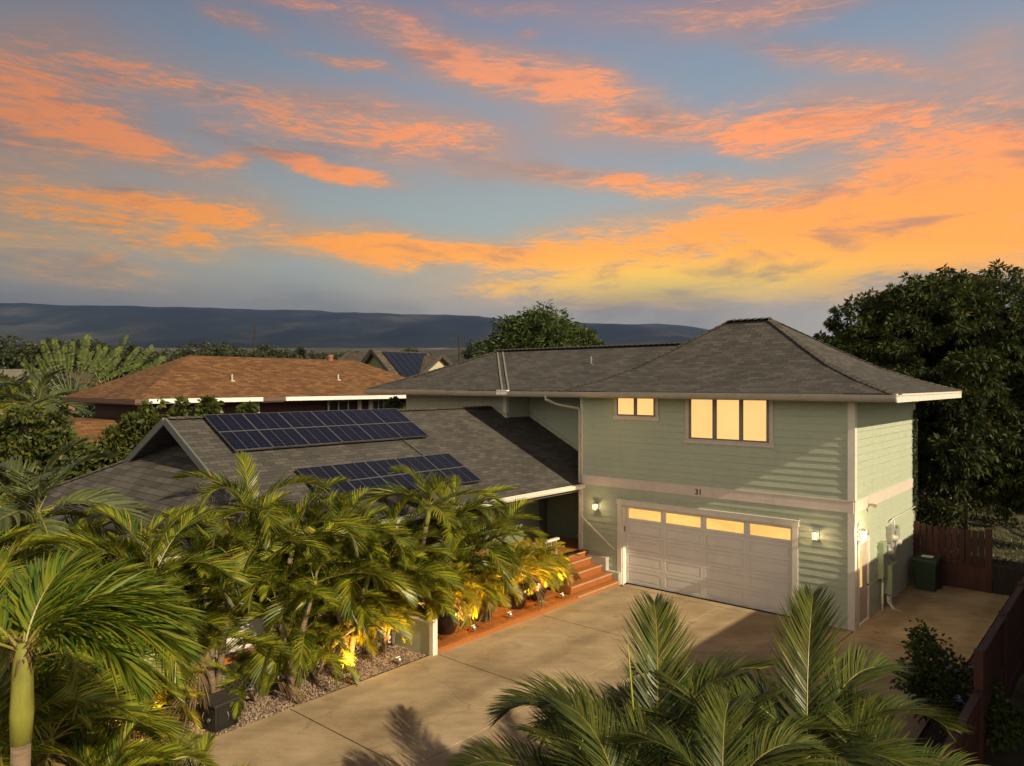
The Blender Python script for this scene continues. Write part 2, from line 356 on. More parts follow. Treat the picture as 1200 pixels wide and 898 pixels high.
SAGE = plain("sage_siding", (.40, .445, .335), .62, .07, 3.0, bump=.25, bscale=3.0, stretch=(1, 1, 6), stain=.22)
TRIM = plain("cream_trim", (.64, .56, .49), .5, .06, 4.0, stain=.25)
WHITE = plain("white_paint", (.70, .66, .58), .45, .05, 5.0, stain=.25)
DOORP = plain("garage_paint", (.70, .67, .62), .5, .05, 2.0, stain=.12)
GUTTER = plain("gutter_metal", (.42, .38, .32), .4, .12, 3.0, stain=.4)
SOFFIT = plain("soffit_paint", (.30, .32, .24), .7, .08)
GREY_TRIM = plain("barge_grey", (.11, .12, .115), .6, .1)
ROOF = shingle("grey_shingle", (.062, .059, .054), (.082, .077, .070), (.108, .101, .090), bw=.30, rh=.13)
ROOF_CAP = shingle("cap_shingle", (.07, .065, .055), (.09, .083, .07), (.12, .108, .09), bw=.3, rh=.2)
ROOF_BROWN = shingle("brown_shingle", (.12, .060, .028), (.165, .083, .036), (.23, .125, .055), bw=.30, rh=.13)
ROOF_FAR = shingle("far_shingle", (.07, .06, .045), (.10, .085, .06), (.14, .11, .08))
DARKV = plain("dark_void", (.01, .01, .009), .9)
BLACK = plain("black_enamel", (.018, .017, .016), .35, .2, 8)
REDWOOD = boards("redwood_deck", (.37, .135, .038), (1, 9, 9), .42)
REDWOOD_X = boards("redwood_step", (.38, .14, .038), (9, 1, 9), .42)
NOSE = plain("step_nosing", (.45, .26, .14), .5)
FENCE = boards("red_fence_wood", (.055, .016, .009), (9, 9, 1), .7)
LIT_WIN = glow("lit_curtain", (1.0, .56, .19), .92, .05, (1.2, 1.2, 1.2))
LIT_GAR = glow("lit_frosted", (1.0, .52, .13), .92, .14, (2.5, 2.5, 6))
BULB = glow("lamp_glass", (1.0, .72, .36), 5.0, .02)
SILVER = plain("silver_metal", (.55, .55, .55), .28, .1, metal=.9)
GREYBOX = plain("meter_enamel", (.30, .36, .24), .5, .08)
GREYMET = plain("galvanised", (.42, .42, .38), .45, .12, metal=.3)
PVC = plain("white_pvc", (.72, .70, .62), .4)
BINGREEN = plain("bin_plastic", (.018, .045, .020), .45, .15)
POT = plain("glazed_pot", (.030, .013, .009), .4, .25, 5)
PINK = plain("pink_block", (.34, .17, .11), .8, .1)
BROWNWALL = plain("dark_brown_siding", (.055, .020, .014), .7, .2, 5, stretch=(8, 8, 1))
BARK = plain("palm_bark", (.17, .12, .075), .85, .35, 5, bump=.6, bscale=14, stretch=(1, 1, 5))
CROWN = plain("crown_shaft", (.20, .20, .035), .55, .35, 6, stretch=(1, 1, .3), bump=.2, bscale=20, spec=.3)
TBARK = plain("tree_bark", (.055, .04, .028), .9, .35, 5, bump=.6, bscale=10)
SOIL = plain("bed_soil", (.05, .034, .022), .95, .45, 3, bump=.8, bscale=12)
# ------------------------------------------------------------------ ground, far slope, hills
def interp(x, xs, ys):
    return float(np.interp(x, xs, ys))
SK_X = [-900, -100, 0, 150, 300, 450, 560, 640, 690, 730, 770, 800, 830, 870, 950, 1200, 1800]
SK_Y = [352, 354, 356, 359, 362.5, 367.5, 371, 377, 380, 380, 379.5, 382.5, 388, 394, 404, 412, 418]
def e_top(az):
    if abs(az) > 1.25: return .05
    px = 600 + 863 * math.tan(az)
    return (449 - interp(px, SK_X, SK_Y)) / 863 * math.cos(az)
def ground_z(r, az):
    f = math.cos(az) if abs(az) < 1.25 else .35
    if r <= 46: return 0.0
    if r <= 300: return interp(r, [46, 80, 150, 300], [0, .9, 4.2, 13.5])
    e = interp(math.log(r), [math.log(300), math.log(1000), math.log(2300)], [7.4 / 300, .0385, .047])
    return H_CAM + e * r * (f if r > 299 else 1) if f > .4 else H_CAM + e * r * .5
def polar(radii, zf, na=240):
    v = []; f = []
    for r in radii:
        for k in range(na):
            a = 2 * math.pi * k / na - math.pi
            v.append((r * math.sin(a), r * math.cos(a), zf(r, a)))
    for i in range(len(radii) - 1):
        for k in range(na):
            k2 = (k + 1) % na; f.append((i * na + k2, i * na + k, (i + 1) * na + k, (i + 1) * na + k2))
    return v, f
def soft_f(az):
    return max(math.cos(az), .25)
def gz(r, az):
    if r <= 46: return 0.0
    near = interp(r, [46, 80, 150, 300], [0, .9, 4.2, 13.5])
    if r <= 300: return near
    e = interp(math.log(r), [math.log(300), math.log(1000), math.log(2300)], [7.42 / 300, .0385, .0475])
    k = min(1, (r - 300) / 300); return H_CAM + e * r * (1 - k + k * soft_f(az))
def terrain_mat(name, stops, scale, sy, patch, var):
    m, nt, b = nodes(name); L = nt.links; tc = node(nt, "ShaderNodeTexCoord"); mp = node(nt, "ShaderNodeMapping"); mp.inputs["Scale"].default_value = (1, sy, 1)
    L.new(tc.outputs["Object"], mp.inputs[0]); n1 = node(nt, "ShaderNodeTexNoise", Scale=scale, Detail=9.0, Roughness=.62); L.new(mp.outputs[0], n1.inputs["Vector"])
    n2 = node(nt, "ShaderNodeTexNoise", Scale=patch, Detail=4.0); L.new(mp.outputs[0], n2.inputs["Vector"])
    c = vramp(nt, n1.outputs["Fac"], stops); mx = node(nt, "ShaderNodeMix", data_type='RGBA', blend_type='MULTIPLY'); mx.inputs[0].default_value = 1
    L.new(c, mx.inputs[6]); L.new(vramp(nt, n2.outputs["Fac"], [(.35, (1 - var,) * 3), (.65, (1 + var,) * 3)]), mx.inputs[7]); L.new(mx.outputs[2], b.inputs["Base Color"])
    b.inputs["Roughness"].default_value = .95; b.inputs["Specular IOR Level"].default_value = .1
    return m
FIELD = terrain_mat("dry_plain", [(.3, (.030, .036, .022)), (.45, (.055, .058, .034)), (.55, (.10, .085, .045)), (.63, (.05, .055, .035)), (.72, (.26, .205, .11))], .004, .30, .0011, .45)
HILLM = terrain_mat("hill_scrub", [(.3, (.006, .010, .012)), (.52, (.012, .018, .018)), (.70, (.05, .05, .038))], .003, .5, .0012, .45)
rad = [0.01, 3, 8, 15, 25, 35, 46, 55, 65, 80, 100, 125, 150, 200, 250, 300, 380, 480, 600, 780, 1000, 1300, 1650, 2000, 2310]
v, f = polar(rad, gz)
g = MB(); g.add(v, f); ground = g.build("ground", FIELD, None, smooth=True); tag(ground, kind='structure')
rng = random.Random(5)
def hz(r, az):
    base = gz(2300, az)
    top = H_CAM + 4600 * e_top(az)
    t = min(1, (r - 2300) / 2300); s = t * t * (3 - 2 * t) * .45 + t * .55
    w = 1 if r <= 4600 else max(0, 1 - (r - 4600) / 1500) ** .8
    nz = (math.sin(az * 37 + r * .004) + math.sin(az * 83 - r * .006) * .6 + math.sin(az * 151 + r * .002) * .35) * 10 * (t * (1 - t) * 4)
    nz += (math.sin(az * 61) + math.sin(az * 143 + 1) * .6) * 2.2 * t
    return (base + (top - base) * s) * w + nz - (1 if r < 2301 else 0)
v, f = polar([2290, 2500, 2750, 3000, 3250, 3500, 3750, 4000, 4250, 4450, 4600, 4900, 5400, 6100], hz, 420)
g = MB(); g.add(v, f); hills = g.build("hills", HILLM, None, smooth=True); tag(hills, kind='structure')

# yard surface: dirt and dry grass round the houses
def uvpoly(pts, z): return [tuple(W(u, v, z)) for u, v in pts]
LAWN = plain("yard_dirt", (.060, .052, .026), .95, .5, 1.5, bump=.9, bscale=9)
m = MB(); m.poly(uvpoly([(40, -24), (40, 26), (-22, 26), (-22, -24)], .004)); tag(m.build("yard_soil", LAWN), kind='structure')
def concrete_mat():
    m, nt, b = nodes("concrete"); L = nt.links; tc = node(nt, "ShaderNodeTexCoord")
    n1 = node(nt, "ShaderNodeTexNoise", Scale=.55, Detail=9.0, Roughness=.68); L.new(tc.outputs["Object"], n1.inputs["Vector"])
    mp = node(nt, "ShaderNodeMapping"); mp.inputs["Rotation"].default_value = (0, 0, THETA); mp.inputs["Scale"].default_value = (.8, 3.6, 1)
    L.new(tc.outputs["Object"], mp.inputs[0]); n2 = node(nt, "ShaderNodeTexNoise", Scale=1.6, Detail=6.0, Roughness=.6); L.new(mp.outputs[0], n2.inputs["Vector"])
    n3 = node(nt, "ShaderNodeTexNoise", Scale=60.0, Detail=2.0); L.new(tc.outputs["Object"], n3.inputs["Vector"])
    c = vramp(nt, n1.outputs["Fac"], [(.28, (.23, .165, .095)), (.5, (.37, .28, .165)), (.72, (.47, .365, .235))])
    for n, lo, hi in ((n2, .88, 1.10), (n3, .88, 1.12)):
        mx = node(nt, "ShaderNodeMix", data_type='RGBA', blend_type='MULTIPLY'); mx.inputs[0].default_value = 1
        L.new(c, mx.inputs[6]); L.new(vramp(nt, n.outputs["Fac"], [(.3, (lo,) * 3), (.7, (hi,) * 3)]), mx.inputs[7]); c = mx.outputs[2]
    n4 = node(nt, "ShaderNodeTexNoise", Scale=1.0, Detail=5.0, Distortion=1.5); L.new(tc.outputs["Object"], n4.inputs["Vector"])
    f = node(nt, "ShaderNodeMapRange"); f.inputs[1].default_value = .60; f.inputs[2].default_value = .72; f.inputs[4].default_value = .4; L.new(n4.outputs["Fac"], f.inputs[0])
    mx = node(nt, "ShaderNodeMix", data_type='RGBA'); L.new(f.outputs[0], mx.inputs[0]); L.new(c, mx.inputs[6]); mx.inputs[7].default_value = (.16, .11, .07, 1)
    c = mx.outputs[2]
    # hairline cracks
    wv = node(nt, "ShaderNodeTexNoise", Scale=1.4, Detail=6.0); L.new(tc.outputs["Object"], wv.inputs["Vector"]); ad = node(nt, "ShaderNodeMixRGB", blend_type='ADD'); ad.inputs[0].default_value = .7
    L.new(tc.outputs["Object"], ad.inputs[1]); L.new(wv.outputs["Color"], ad.inputs[2]); vo = node(nt, "ShaderNodeTexVoronoi", feature='DISTANCE_TO_EDGE', Scale=.22); L.new(ad.outputs[0], vo.inputs["Vector"])
    cr = vramp(nt, vo.outputs["Distance"], [(0, (.45, .42, .4)), (.0035, (1, 1, 1))]); m5 = node(nt, "ShaderNodeMix", data_type='RGBA', blend_type='MULTIPLY'); m5.inputs[0].default_value = .5; L.new(c, m5.inputs[6]); L.new(cr, m5.inputs[7]); c = m5.outputs[2]
    # tyre tracks along the drive and scattered oil spots
    mpt = node(nt, "ShaderNodeMapping"); mpt.inputs["Rotation"].default_value = (0, 0, -THETA); L.new(tc.outputs["Object"], mpt.inputs[0]); st = node(nt, "ShaderNodeSeparateXYZ"); L.new(mpt.outputs[0], st.inputs[0])
    wvv = node(nt, "ShaderNodeMath", operation='SINE'); mu = node(nt, "ShaderNodeMath", operation='MULTIPLY_ADD'); mu.inputs[1].default_value = 3.7; L.new(st.outputs[0], mu.inputs[0]); L.new(n1.outputs["Fac"], mu.inputs[2]); L.new(mu.outputs[0], wvv.inputs[0])
    tr = vramp(nt, wvv.outputs[0], [(.55, (1, 1, 1)), (.95, (.80, .79, .78))]); m6 = node(nt, "ShaderNodeMix", data_type='RGBA', blend_type='MULTIPLY'); m6.inputs[0].default_value = .8; L.new(c, m6.inputs[6]); L.new(tr, m6.inputs[7]); c = m6.outputs[2]
    v2 = node(nt, "ShaderNodeTexVoronoi", Scale=.9); L.new(ad.outputs[0], v2.inputs["Vector"]); sp_ = vramp(nt, v2.outputs["Distance"], [(.05, (.62, .58, .55)), (.13, (1, 1, 1))]); m7 = node(nt, "ShaderNodeMix", data_type='RGBA', blend_type='MULTIPLY'); m7.inputs[0].default_value = .7; L.new(c, m7.inputs[6]); L.new(sp_, m7.inputs[7]); c = m7.outputs[2]
    L.new(c, b.inputs["Base Color"]); b.inputs["Roughness"].default_value = .85; b.inputs["Specular IOR Level"].default_value = .25
    bp = node(nt, "ShaderNodeBump", Strength=.3, Distance=.01); L.new(n3.outputs["Fac"], bp.inputs["Height"]); L.new(bp.outputs[0], b.inputs["Normal"])
    return m
CONC = concrete_mat()
# driveway slabs with real joints between them
m = MB()
us = [6.58, 3.3, 0.0, -2.45]; vs = [-21, -18.6, -14.95, -11.3, -7.65, -4.0, -.35]
gap = .013
for i in range(len(us) - 1):
    for j in range(len(vs) - 1):
        a, b_, c, d = us[i] - gap, us[i + 1] + gap, vs[j] + gap, vs[j + 1] - gap
        m.poly(uvpoly([(b_, c), (b_, d), (a, d), (a, c)][::-1], .05))
m.poly(uvpoly([(6.35, -.35 + gap), (6.35, -.02), (.01, -.02), (.01, -.35 + gap)], .05))
for c, d in ((-.35 + gap, 2.8 - gap), (2.8 + gap, 5.95)):
    m.poly(uvpoly([(-.02, c), (-.02, d), (-2.45, d), (-2.45, c)], .05))
drv = m.build("driveway", CONC, solid=.046); tag(drv, kind='structure')
JOINT = plain("joint_shadow_gap", (.035, .028, .02), .95)
m = MB(); m.poly(uvpoly([(6.57, -21), (6.57, -.03), (-2.44, -.03), (-2.44, -21)], .03)); m.poly(uvpoly([(-.03, -.03), (-.03, 5.9), (-2.44, 5.9), (-2.44, -.03)], .026))
tag(m.build("driveway_bedding", JOINT), kind='structure')

# ------------------------------------------------------------------ the main house (local x = -u, local y = v)
def siding(m, x0, x1, z0, z1, face, holes=(), course=.19, sgn=1):
    """lapped planks on a wall; face(x, out, z) -> local point"""
    n = max(1, round((z1 - z0) / course)); h = (z1 - z0) / n; rr = random.Random(int(x0 * 100 + z0 * 10))
    for k in range(n):
        a, b = z0 + k * h, z0 + (k + 1) * h
        segs = [(x0, x1)]
        for (hx0, hx1, hz0, hz1) in holes:
            if b - .02 > hz0 and a + .02 < hz1:
                ns = []
                for s, e in segs:
                    if hx1 <= s or hx0 >= e: ns.append((s, e)); continue
                    if hx0 > s: ns.append((s, hx0))
                    if hx1 < e: ns.append((hx1, e))
                segs = ns
        for s, e in segs:
            st = s; cuts = []
            q = s + rr.uniform(1.0, 3.6)
            while q < e - .6: cuts.append(q); q += 3.6
            for c in cuts + [e]:
                lo = .024 + rr.uniform(-.003, .004); hi = .003
                # a slightly wavy plank, five stations
                K = 7; base = len(m.v); vv = []
                for i in range(K):
                    x = st + (c - .003 - st) * i / (K - 1); wv = rr.uniform(-.0022, .0022)
                    vv += [face(x, 0, a), face(x, lo + wv, a), face(x, hi + wv * .4, b), face(x, 0, b)]
                ff = []
                for i in range(K - 1):
                    o = 4 * i
                    for q0, q1 in ((0, 1), (1, 2), (2, 3)):
                        ff.append((o + q0, o + 4 + q0, o + 4 + q1, o + q1) if sgn > 0 else (o + q1, o + 4 + q1, o + 4 + q0, o + q0))
                m.add(vv, ff); st = c
HOUSE = empty("two_storey_house", W(0, 0), THETA, "sage green two-storey house with white garage door, grey hip roofs and low solar wing", "house")
F0 = lambda x, o, z: (x, -o, z)          # garage front, faces -y
S0 = lambda y, o, z: (o, y, z)           # right side wall, faces +x
GU0, GU1, GZ = -6.55, -1.47, 2.44        # garage opening in local x
# wall cores
m = MB()
m.box((-8.02, 0, 0), (GU0, .14, 5.64)); m.box((GU1, 0, 0), (0, .14, 5.64)); m.box((GU0, 0, GZ), (GU1, .14, 5.64))
m.box((-.14, .14, 0), (0, 6.07, 5.64)); m.box((-8.02, 5.93, 0), (-.14, 6.07, 5.64)); m.box((-8.02, .14, 0), (-7.88, 5.93, 5.64))
m.box((-11.7, 1.87, 0), (-8.02, 2.0, 5.64)); m.box((-17.0, .6, 0), (-11.7, 6.07, 5.64))
m.build("wall", plain("wall_core", (.40, .45, .32), .7), HOUSE)
m = MB(); siding(m, -8.02, -.13, .16, 2.93, F0, [(GU0 - .17, GU1 + .17, 0, GZ + .15)]); siding(m, -8.02, -.13, 3.2, 5.62, F0, [(-6.83, -5.29, 5.0, 5.7), (-4.43, -1.97, 4.42, 5.7)])
m.build("front_siding", SAGE, HOUSE)
m = MB(); siding(m, .14, 5.97, .16, 2.93, S0, [(.18, 1.2, 0, 2.24)], sgn=1); siding(m, .14, 5.97, 3.2, 5.62, S0)
m.build("side_siding", SAGE, HOUSE)
m = MB(); siding(m, -11.6, -8.03, 3.2, 5.62, lambda x, o, z: (x, 1.87 - o, z)); siding(m, -16.9, -11.82, 4.2, 5.62, lambda x, o, z: (x, .6 - o, z))
siding(m, .72, 1.86, 3.2, 5.62, lambda y, o, z: (-11.7 + o, y, z)); m.build("recessed_siding", SAGE, HOUSE)
for a_, b_ in (((-8.02, -.012, .05), (GU0 - .16, 0, .16)), ((GU1 + .16, -.012, .05), (-.13, 0, .16)), ((0, 1.2, .05), (.012, 5.97, .16))):
    m = MB(); m.box(a_, b_); m.build("skirt_board", TRIM, HOUSE)
# trims
m = MB(); m.box((-8.02, -.032, 2.93), (-.001, .0, 3.2)); m.box((-8.02, -.045, 3.2), (0.0, 0, 3.225)); m.box((-8.025, -.034, 2.94), (-4.87, -.03, 3.19)); m.build("belly_band", TRIM, HOUSE)
m = MB(); m.box((0, .0, 2.93), (.032, 6.07, 3.2)); m.box((0, 0, 3.2), (.045, 6.07, 3.225)); m.build("belly_band", TRIM, HOUSE)
m = MB()
m.box((-.13, -.035, .0), (.036, 0, 2.925)); m.box((-.13, -.037, 3.23), (.038, 0, 5.62)); m.box((0, 0, 0), (.036, .14, 2.925)); m.box((0, 0, 3.23), (.038, .14, 5.62))
m.build("corner_board", WHITE, HOUSE); m = MB(); m.box((0, 5.97, 0), (.036, 6.07, 2.925)); m.box((0, 5.97, 3.23), (.036, 6.07, 5.62)); m.build("corner_board", WHITE, HOUSE)
m = MB(); m.box((-8.06, -.035, 0), (-7.97, 0, 2.925)); m.box((-8.06, -.036, 3.23), (-7.97, 0, 5.62)); m.build("corner_board", WHITE, HOUSE)
m = MB(); m.box((-11.82, .565, 4.7), (-11.66, .6, 5.62)); m.box((-11.7, .6, 4.7), (-11.665, .72, 5.62)); m.build("corner_board", WHITE, HOUSE)
# garage
m = MB(); m.box((GU0 - .15, -.04, .05), (GU0, 0, GZ)); m.box((GU1, -.04, .05), (GU1 + .15, 0, GZ)); m.box((GU0 - .17, -.045, GZ), (GU1 + .17, 0, GZ + .14)); m.box((GU0 - .19, -.07, GZ + .14), (GU1 + .19, 0, GZ + .165))
m.box((GU0 - .001, .0, .05), (GU0 + .03, .28, GZ)); m.box((GU1 - .03, 0, .05), (GU1 + .001, .28, GZ)); m.box((GU0 + .03, 0, GZ - .03), (GU1 - .03, .28, GZ + .001))
m.build("garage_frame", WHITE, HOUSE, bevel=.004)
GD = MB(); dy = .20; gx0, gx1, gz0, gz1 = GU0 + .03, GU1 - .03, .065, GZ - .03
GD.box((gx0, dy, gz0), (gx1, dy + .05, gz1)); nsec = 5; sh = (gz1 - gz0) / nsec; cw = (gx1 - gx0) / 4
def ringf(m, x0, x1, z0, z1, w, y0, y1):
    m.box((x0, y0, z0), (x1, y1, z0 + w)); m.box((x0, y0, z1 - w), (x1, y1, z1)); m.box((x0, y0, z0 + w), (x0 + w, y1, z1 - w)); m.box((x1 - w, y0, z0 + w), (x1, y1, z1 - w))
for k in range(nsec):
    z0 = gz0 + k * sh; z1 = z0 + sh
    # section skin with stiles proud of the slab
    for c in range(4):
        x0 = gx0 + c * cw; x1 = x0 + cw
        ringf(GD, x0 + .0005, x1 - .0005, z0 + .004, z1 - .004, .085, dy - .022, dy)
        if k < nsec - 1:
            GD.box((x0 + .13, dy - .018, z0 + .12), (x1 - .13, dy, z1 - .12))
gdo = GD.build("garage_door", DOORP, HOUSE, bevel=.006)
for c in range(4):
    x0 = gx0 + c * cw; x1 = x0 + cw; z0 = gz0 + 4 * sh
    p = MB(); p.box((x0 + .095, dy - .014, z0 + .09), (x1 - .095, dy - .002, z0 + sh - .09)); p.build("garage_window", LIT_GAR, gdo)
m = MB(); m.box((gx0, dy - .03, .05), (gx1, dy + .02, .068)); m.build("door_seal", BLACK, gdo)
m = MB(); m.box((GU0 + .03, .06, 1.62), (GU0 + .045, .1, 1.78)); m.build("keypad", plain("keypad_brown", (.12, .07, .04), .5), HOUSE)
# windows
def window(x0, x1, z0, z1, panes, t=.10, face='f'):
    o = MB(); P = F0
    def bx(a, b, c, d, y0, y1): o.box((a, -y1, c), (b, -y0, d))
    bx(x0, x0 + t, z0 + t, z1, .0, .042); bx(x1 - t, x1, z0 + t, z1, 0, .042); bx(x0 - .03, x1 + .03, z0, z0 + t, 0, .05); bx(x0 - .045, x1 + .045, z0 + t - .004, z0 + t + .022, 0, .075)
    w = o.build("window_frame", plain("window_trim", (.55, .50, .43), .5, .06), HOUSE, bevel=.003)
    s = MB()
    prev = x0 + t
    for (a, b) in panes:
        s.box((prev, -.034, z0 + t + .022), (a, 0, z1)); s.box((a, -.034, z0 + t + .022), (b, 0, z0 + t + .065)); prev = b
    s.box((prev, -.034, z0 + t + .022), (x1 - t, 0, z1)); s.build("sash", plain("dark_bronze_sash", (.20, .18, .14), .4, .1), w)
    for (a, b) in panes:
        p = MB(); p.box((a, -.024, z0 + t + .065), (b, -.004, z1)); p.build("pane", LIT_WIN, w)
window(-6.81, -5.30, 4.98, 5.62, [(-6.67, -6.13), (-6.01, -5.47)])
window(-4.45, -1.96, 4.40, 5.62, [(-4.27, -3.64), (-3.51, -2.88), (-2.76, -2.14)])
# numbers on the band
def number(txt, x, y, z, size, mat, parent):
    cu = bpy.data.curves.new("house_number", 'FONT'); cu.body = txt; cu.size = size; cu.extrude = .006; cu.align_x = 'CENTER'
    t = bpy.data.objects.new("tmp", cu); COL.objects.link(t); dg = bpy.context.evaluated_depsgraph_get(); me = bpy.data.meshes.new_from_object(t.evaluated_get(dg))
    bpy.data.objects.remove(t); o = bpy.data.objects.new("house_number", me); COL.objects.link(o); me.materials.clear(); me.materials.append(mat)
    o.parent = parent; o.location = (x, y, z); o.rotation_euler = (R(90), 0, 0); return o
number("31", -4.05, -.045, 2.985, .22, plain("bronze_number", (.03, .022, .015), .4), HOUSE)
# side door
sdm = MB(); ringf(sdm, .2, 1.18, .05, 2.22, .11, .0, .05)
sdm.v = [(y, x, z) for (x, y, z) in sdm.v]; sdm.f = [f[::-1] for f in sdm.f]; fr = sdm.build("side_door_frame", WHITE, HOUSE, bevel=.003)
m = MB(); m.box((-.0, .31, .16), (.02, 1.07, 2.11)); m.box((.02, .40, .30), (.027, .98, .95)); m.box((.02, .40, 1.85), (.027, .98, 1.98)); sdo = m.build("side_door", plain("side_door_paint", (.5, .42, .36), .45), HOUSE, bevel=.004)
m = MB(); m.box((.02, .42, 1.05), (.032, .58, 1.8)); m.build("door_light", glow("side_door_glass", (1.0, .62, .2), .7, .2, (4, 4, 2)), sdo)
m = MB(); m.tube([(.02, 1.0, 1.02), (.07, 1.0, 1.02), (.07, .9, 1.02)], .012); m.build("door_handle", BLACK, sdo)
# ---- upper roof with flared eaves
E0u, E1u, V0, V1, RV = -1.15, 8.27, -.85, 6.67, 2.91
lev = [(0, 5.84), (.22, 6.15), (.43, 6.53), (.62, 7.0), (.8, 7.48), (1, 8.0)]
m = MB(); rings = []
for f_, z in lev:
    u0 = E0u + f_ * (3.18 - E0u); u1 = E1u - f_ * (E1u - 4.51); a = V0 + f_ * (RV - V0); b = V1 - f_ * (V1 - RV)
    rings.append([(-u0, a, z), (-u0, b, z), (-u1, b, z), (-u1, a, z)])
for i in range(len(rings) - 1):
    lo, hi = rings[i], rings[i + 1]
    for k in range(4):
        k2 = (k + 1) % 4
        if i == len(rings) - 2 and k in (0, 2): m.poly([lo[k], lo[k2], hi[k]])
        else: m.poly([lo[k], lo[k2], hi[k2], hi[k]])
m.build("garage_roof", ROOF, HOUSE, uv=True)
m = MB()
wz = [(0, 5.838), (.35, 6.32), (1, 7.35)]
def wl(f_): return V0 + f_ * (RV - V0)
for (f0, z0), (f1, z1) in zip(wz[:-1], wz[1:]):
    ul0, ul1 = 17.75 - f0 * 3.65, 17.75 - f1 * 3.65; ur0, ur1 = 8.27 - f0 * 3.4, 8.27 - f1 * 3.4
    m.poly([(-ul0, wl(f0), z0), (-ur0, wl(f0), z0), (-ur1, wl(f1), z1), (-ul1, wl(f1), z1)])
    b0, b1 = V1 - f0 * 3.76, V1 - f1 * 3.76
    pts = [(-ul0, b0, z0), (-ul0, wl(f0), z0), (-ul1, wl(f1), z1)] + ([(-ul1, b1, z1)] if f1 < 1 else [])
    m.poly(pts); m.poly([(-ur0, b0, z0), (-ul0, b0, z0), (-ul1, b1, z1), (-ur1, b1, z1)])
m.build("wing_roof", ROOF, HOUSE, uv=True)
# hip and ridge caps: overlapping tabs
def caps(name, path, w=.26, step=.2, th=.02, mat=None, lift=.015):
    m = MB()
    for p, q in zip(path[:-1], path[1:]):
        p = Vector(p); q = Vector(q); n = max(1, int((q - p).length / step)); d = (q - p) / n
        side = d.cross(Vector((0, 0, 1))).normalized()
        for i in range(n):
            a = p + d * i + Vector((0, 0, lift)); b = a + d * 1.12 + Vector((0, 0, .012 - .02)); dr = Vector((0, 0, -.045))
            for s in (-1, 1):
                e = side * s * w / 2 + dr
                vs_ = [a + Vector((0, 0, th)), b + Vector((0, 0, th * .5)), b + e + Vector((0, 0, th * .4)), a + e + Vector((0, 0, th)), a + e]
                m.poly(vs_[:4] if s > 0 else vs_[:4][::-1])
            m.poly([a + Vector((0, 0, th)), a + side * w / 2 + dr + Vector((0, 0, th)), a + side * w / 2 + dr, a - side * w / 2 + dr, a - side * w / 2 + dr + Vector((0, 0, th))])
    return m.build(name, mat or ROOF_CAP, HOUSE, uv=True)
caps("hip_cap", [r[0] for r in rings]); caps("hip_cap", [r[3] for r in rings]); caps("hip_cap", [r[1] for r in rings])
caps("ridge_cap", [rings[-1][0], rings[-1][3]], w=.34, th=.05)
caps("ridge_cap", [(-14.1, RV, 7.36), (-6.0, RV, 7.36)], w=.34, th=.05, mat=plain("dark_ridge_vent", (.035, .032, .028), .9))
caps("hip_cap", [(-17.75, V0, 5.84), (-17.75 + .35 * 3.65, wl(.35), 6.33), (-14.1, RV, 7.36)])
VALLEY = plain("valley_metal", (.20, .185, .15), .5, .15)
m = MB()
for o_ in (-.14, .14):
    for (fa, za), (fb, zb) in zip(wz[:-1], wz[1:]):
        xa = -10.45 - fa * 3.6 + o_; xb = -10.45 - fb * 3.6 + o_
        m.bar((xa, wl(fa), za + .014), (xb, wl(fb), zb + .014), .06, .02)
m.build("roof_flashing", VALLEY, HOUSE)
# gutters, fascia, soffit
def gutter(name, p, q, z0, z1, w, mat, out):
    """box gutter of depth w along p-q with a rolled lip"""
    p = Vector((*p, 0)); q = Vector((*q, 0)); o = Vector((*out, 0)); m = MB(); d = (q - p).normalized()
    def pt(a, off, z): return (a + o * off) + Vector((0, 0, z))
    prof = [(0, z1), (0, z0), (w * .75, z0), (w, z0 + (z1 - z0) * .45), (w, z1), (w + .012, z1), (w + .012, z1 - .022), (w + .004, z1 - .022)]
    for (o1, za), (o2, zb) in zip(prof[:-1], prof[1:]): m.poly([pt(p, o1, za), pt(p, o2, zb), pt(q, o2, zb), pt(q, o1, za)])
    for a in (p, q): m.poly([pt(a, o1, za) for o1, za in prof[:5]])
    n = int((q - p).length / 3)
    for i in range(1, n + 1):
        c = p + (q - p) * i / (n + 1); m.add([pt(c - d * .02, w + .003, z0 + .02), pt(c + d * .02, w + .003, z0 + .02), pt(c + d * .02, w + .016, z1), pt(c - d * .02, w + .016, z1)], [(0, 1, 2, 3)])
    return m.build(name, mat, HOUSE, solid=.003)
gutter("gutter", (-17.75, V0), (1.15, V0), 5.69, 5.815, .11, GUTTER, (0, -1))
m = MB(); m.box((-17.75, V0, 5.66), (1.15, V0 + .03, 5.81)); m.build("fascia", TRIM, HOUSE)
m = MB(); m.box((1.12, V0 + .03, 5.64), (1.15, V1, 5.815)); m.box((1.15, V0 - .11, 5.79), (1.17, V1, 5.835)); m.build("fascia", WHITE, HOUSE)
m = MB(); m.box((-8.2, V0 + .03, 5.645), (1.12, V1, 5.66)); m.box((-17.72, V0 + .03, 5.641), (-8.2, V1, 5.656)); m.build("soffit", SOFFIT, HOUSE)
m = MB(); m.box((-10.75, V0 - .128, 5.70), (-10.3, V0 - .124, 5.80)); m.box((-10.75, V0 - .125, 5.815), (-10.3, V0 + .25, 5.855)); m.build("gutter_patch", plain("new_flashing", (.72, .70, .64), .4), HOUSE)
m = MB(); m.tube([(-8.75, V0 - .06, 5.7), (-8.75, V0 - .06, 5.58), (-8.55, -.6, 5.42), (-8.08, -.12, 5.3), (-8.05, -.085, 5.2)], .042, 10)
for i in range(1): m.tube([(-8.05, -.085, 5.24), (-8.05, -.085, .9)], .042, 10)
for z in (1.3, 2.6, 4.4): m.box((-8.1, -.13, z), (-8.0, -.03, z + .03))
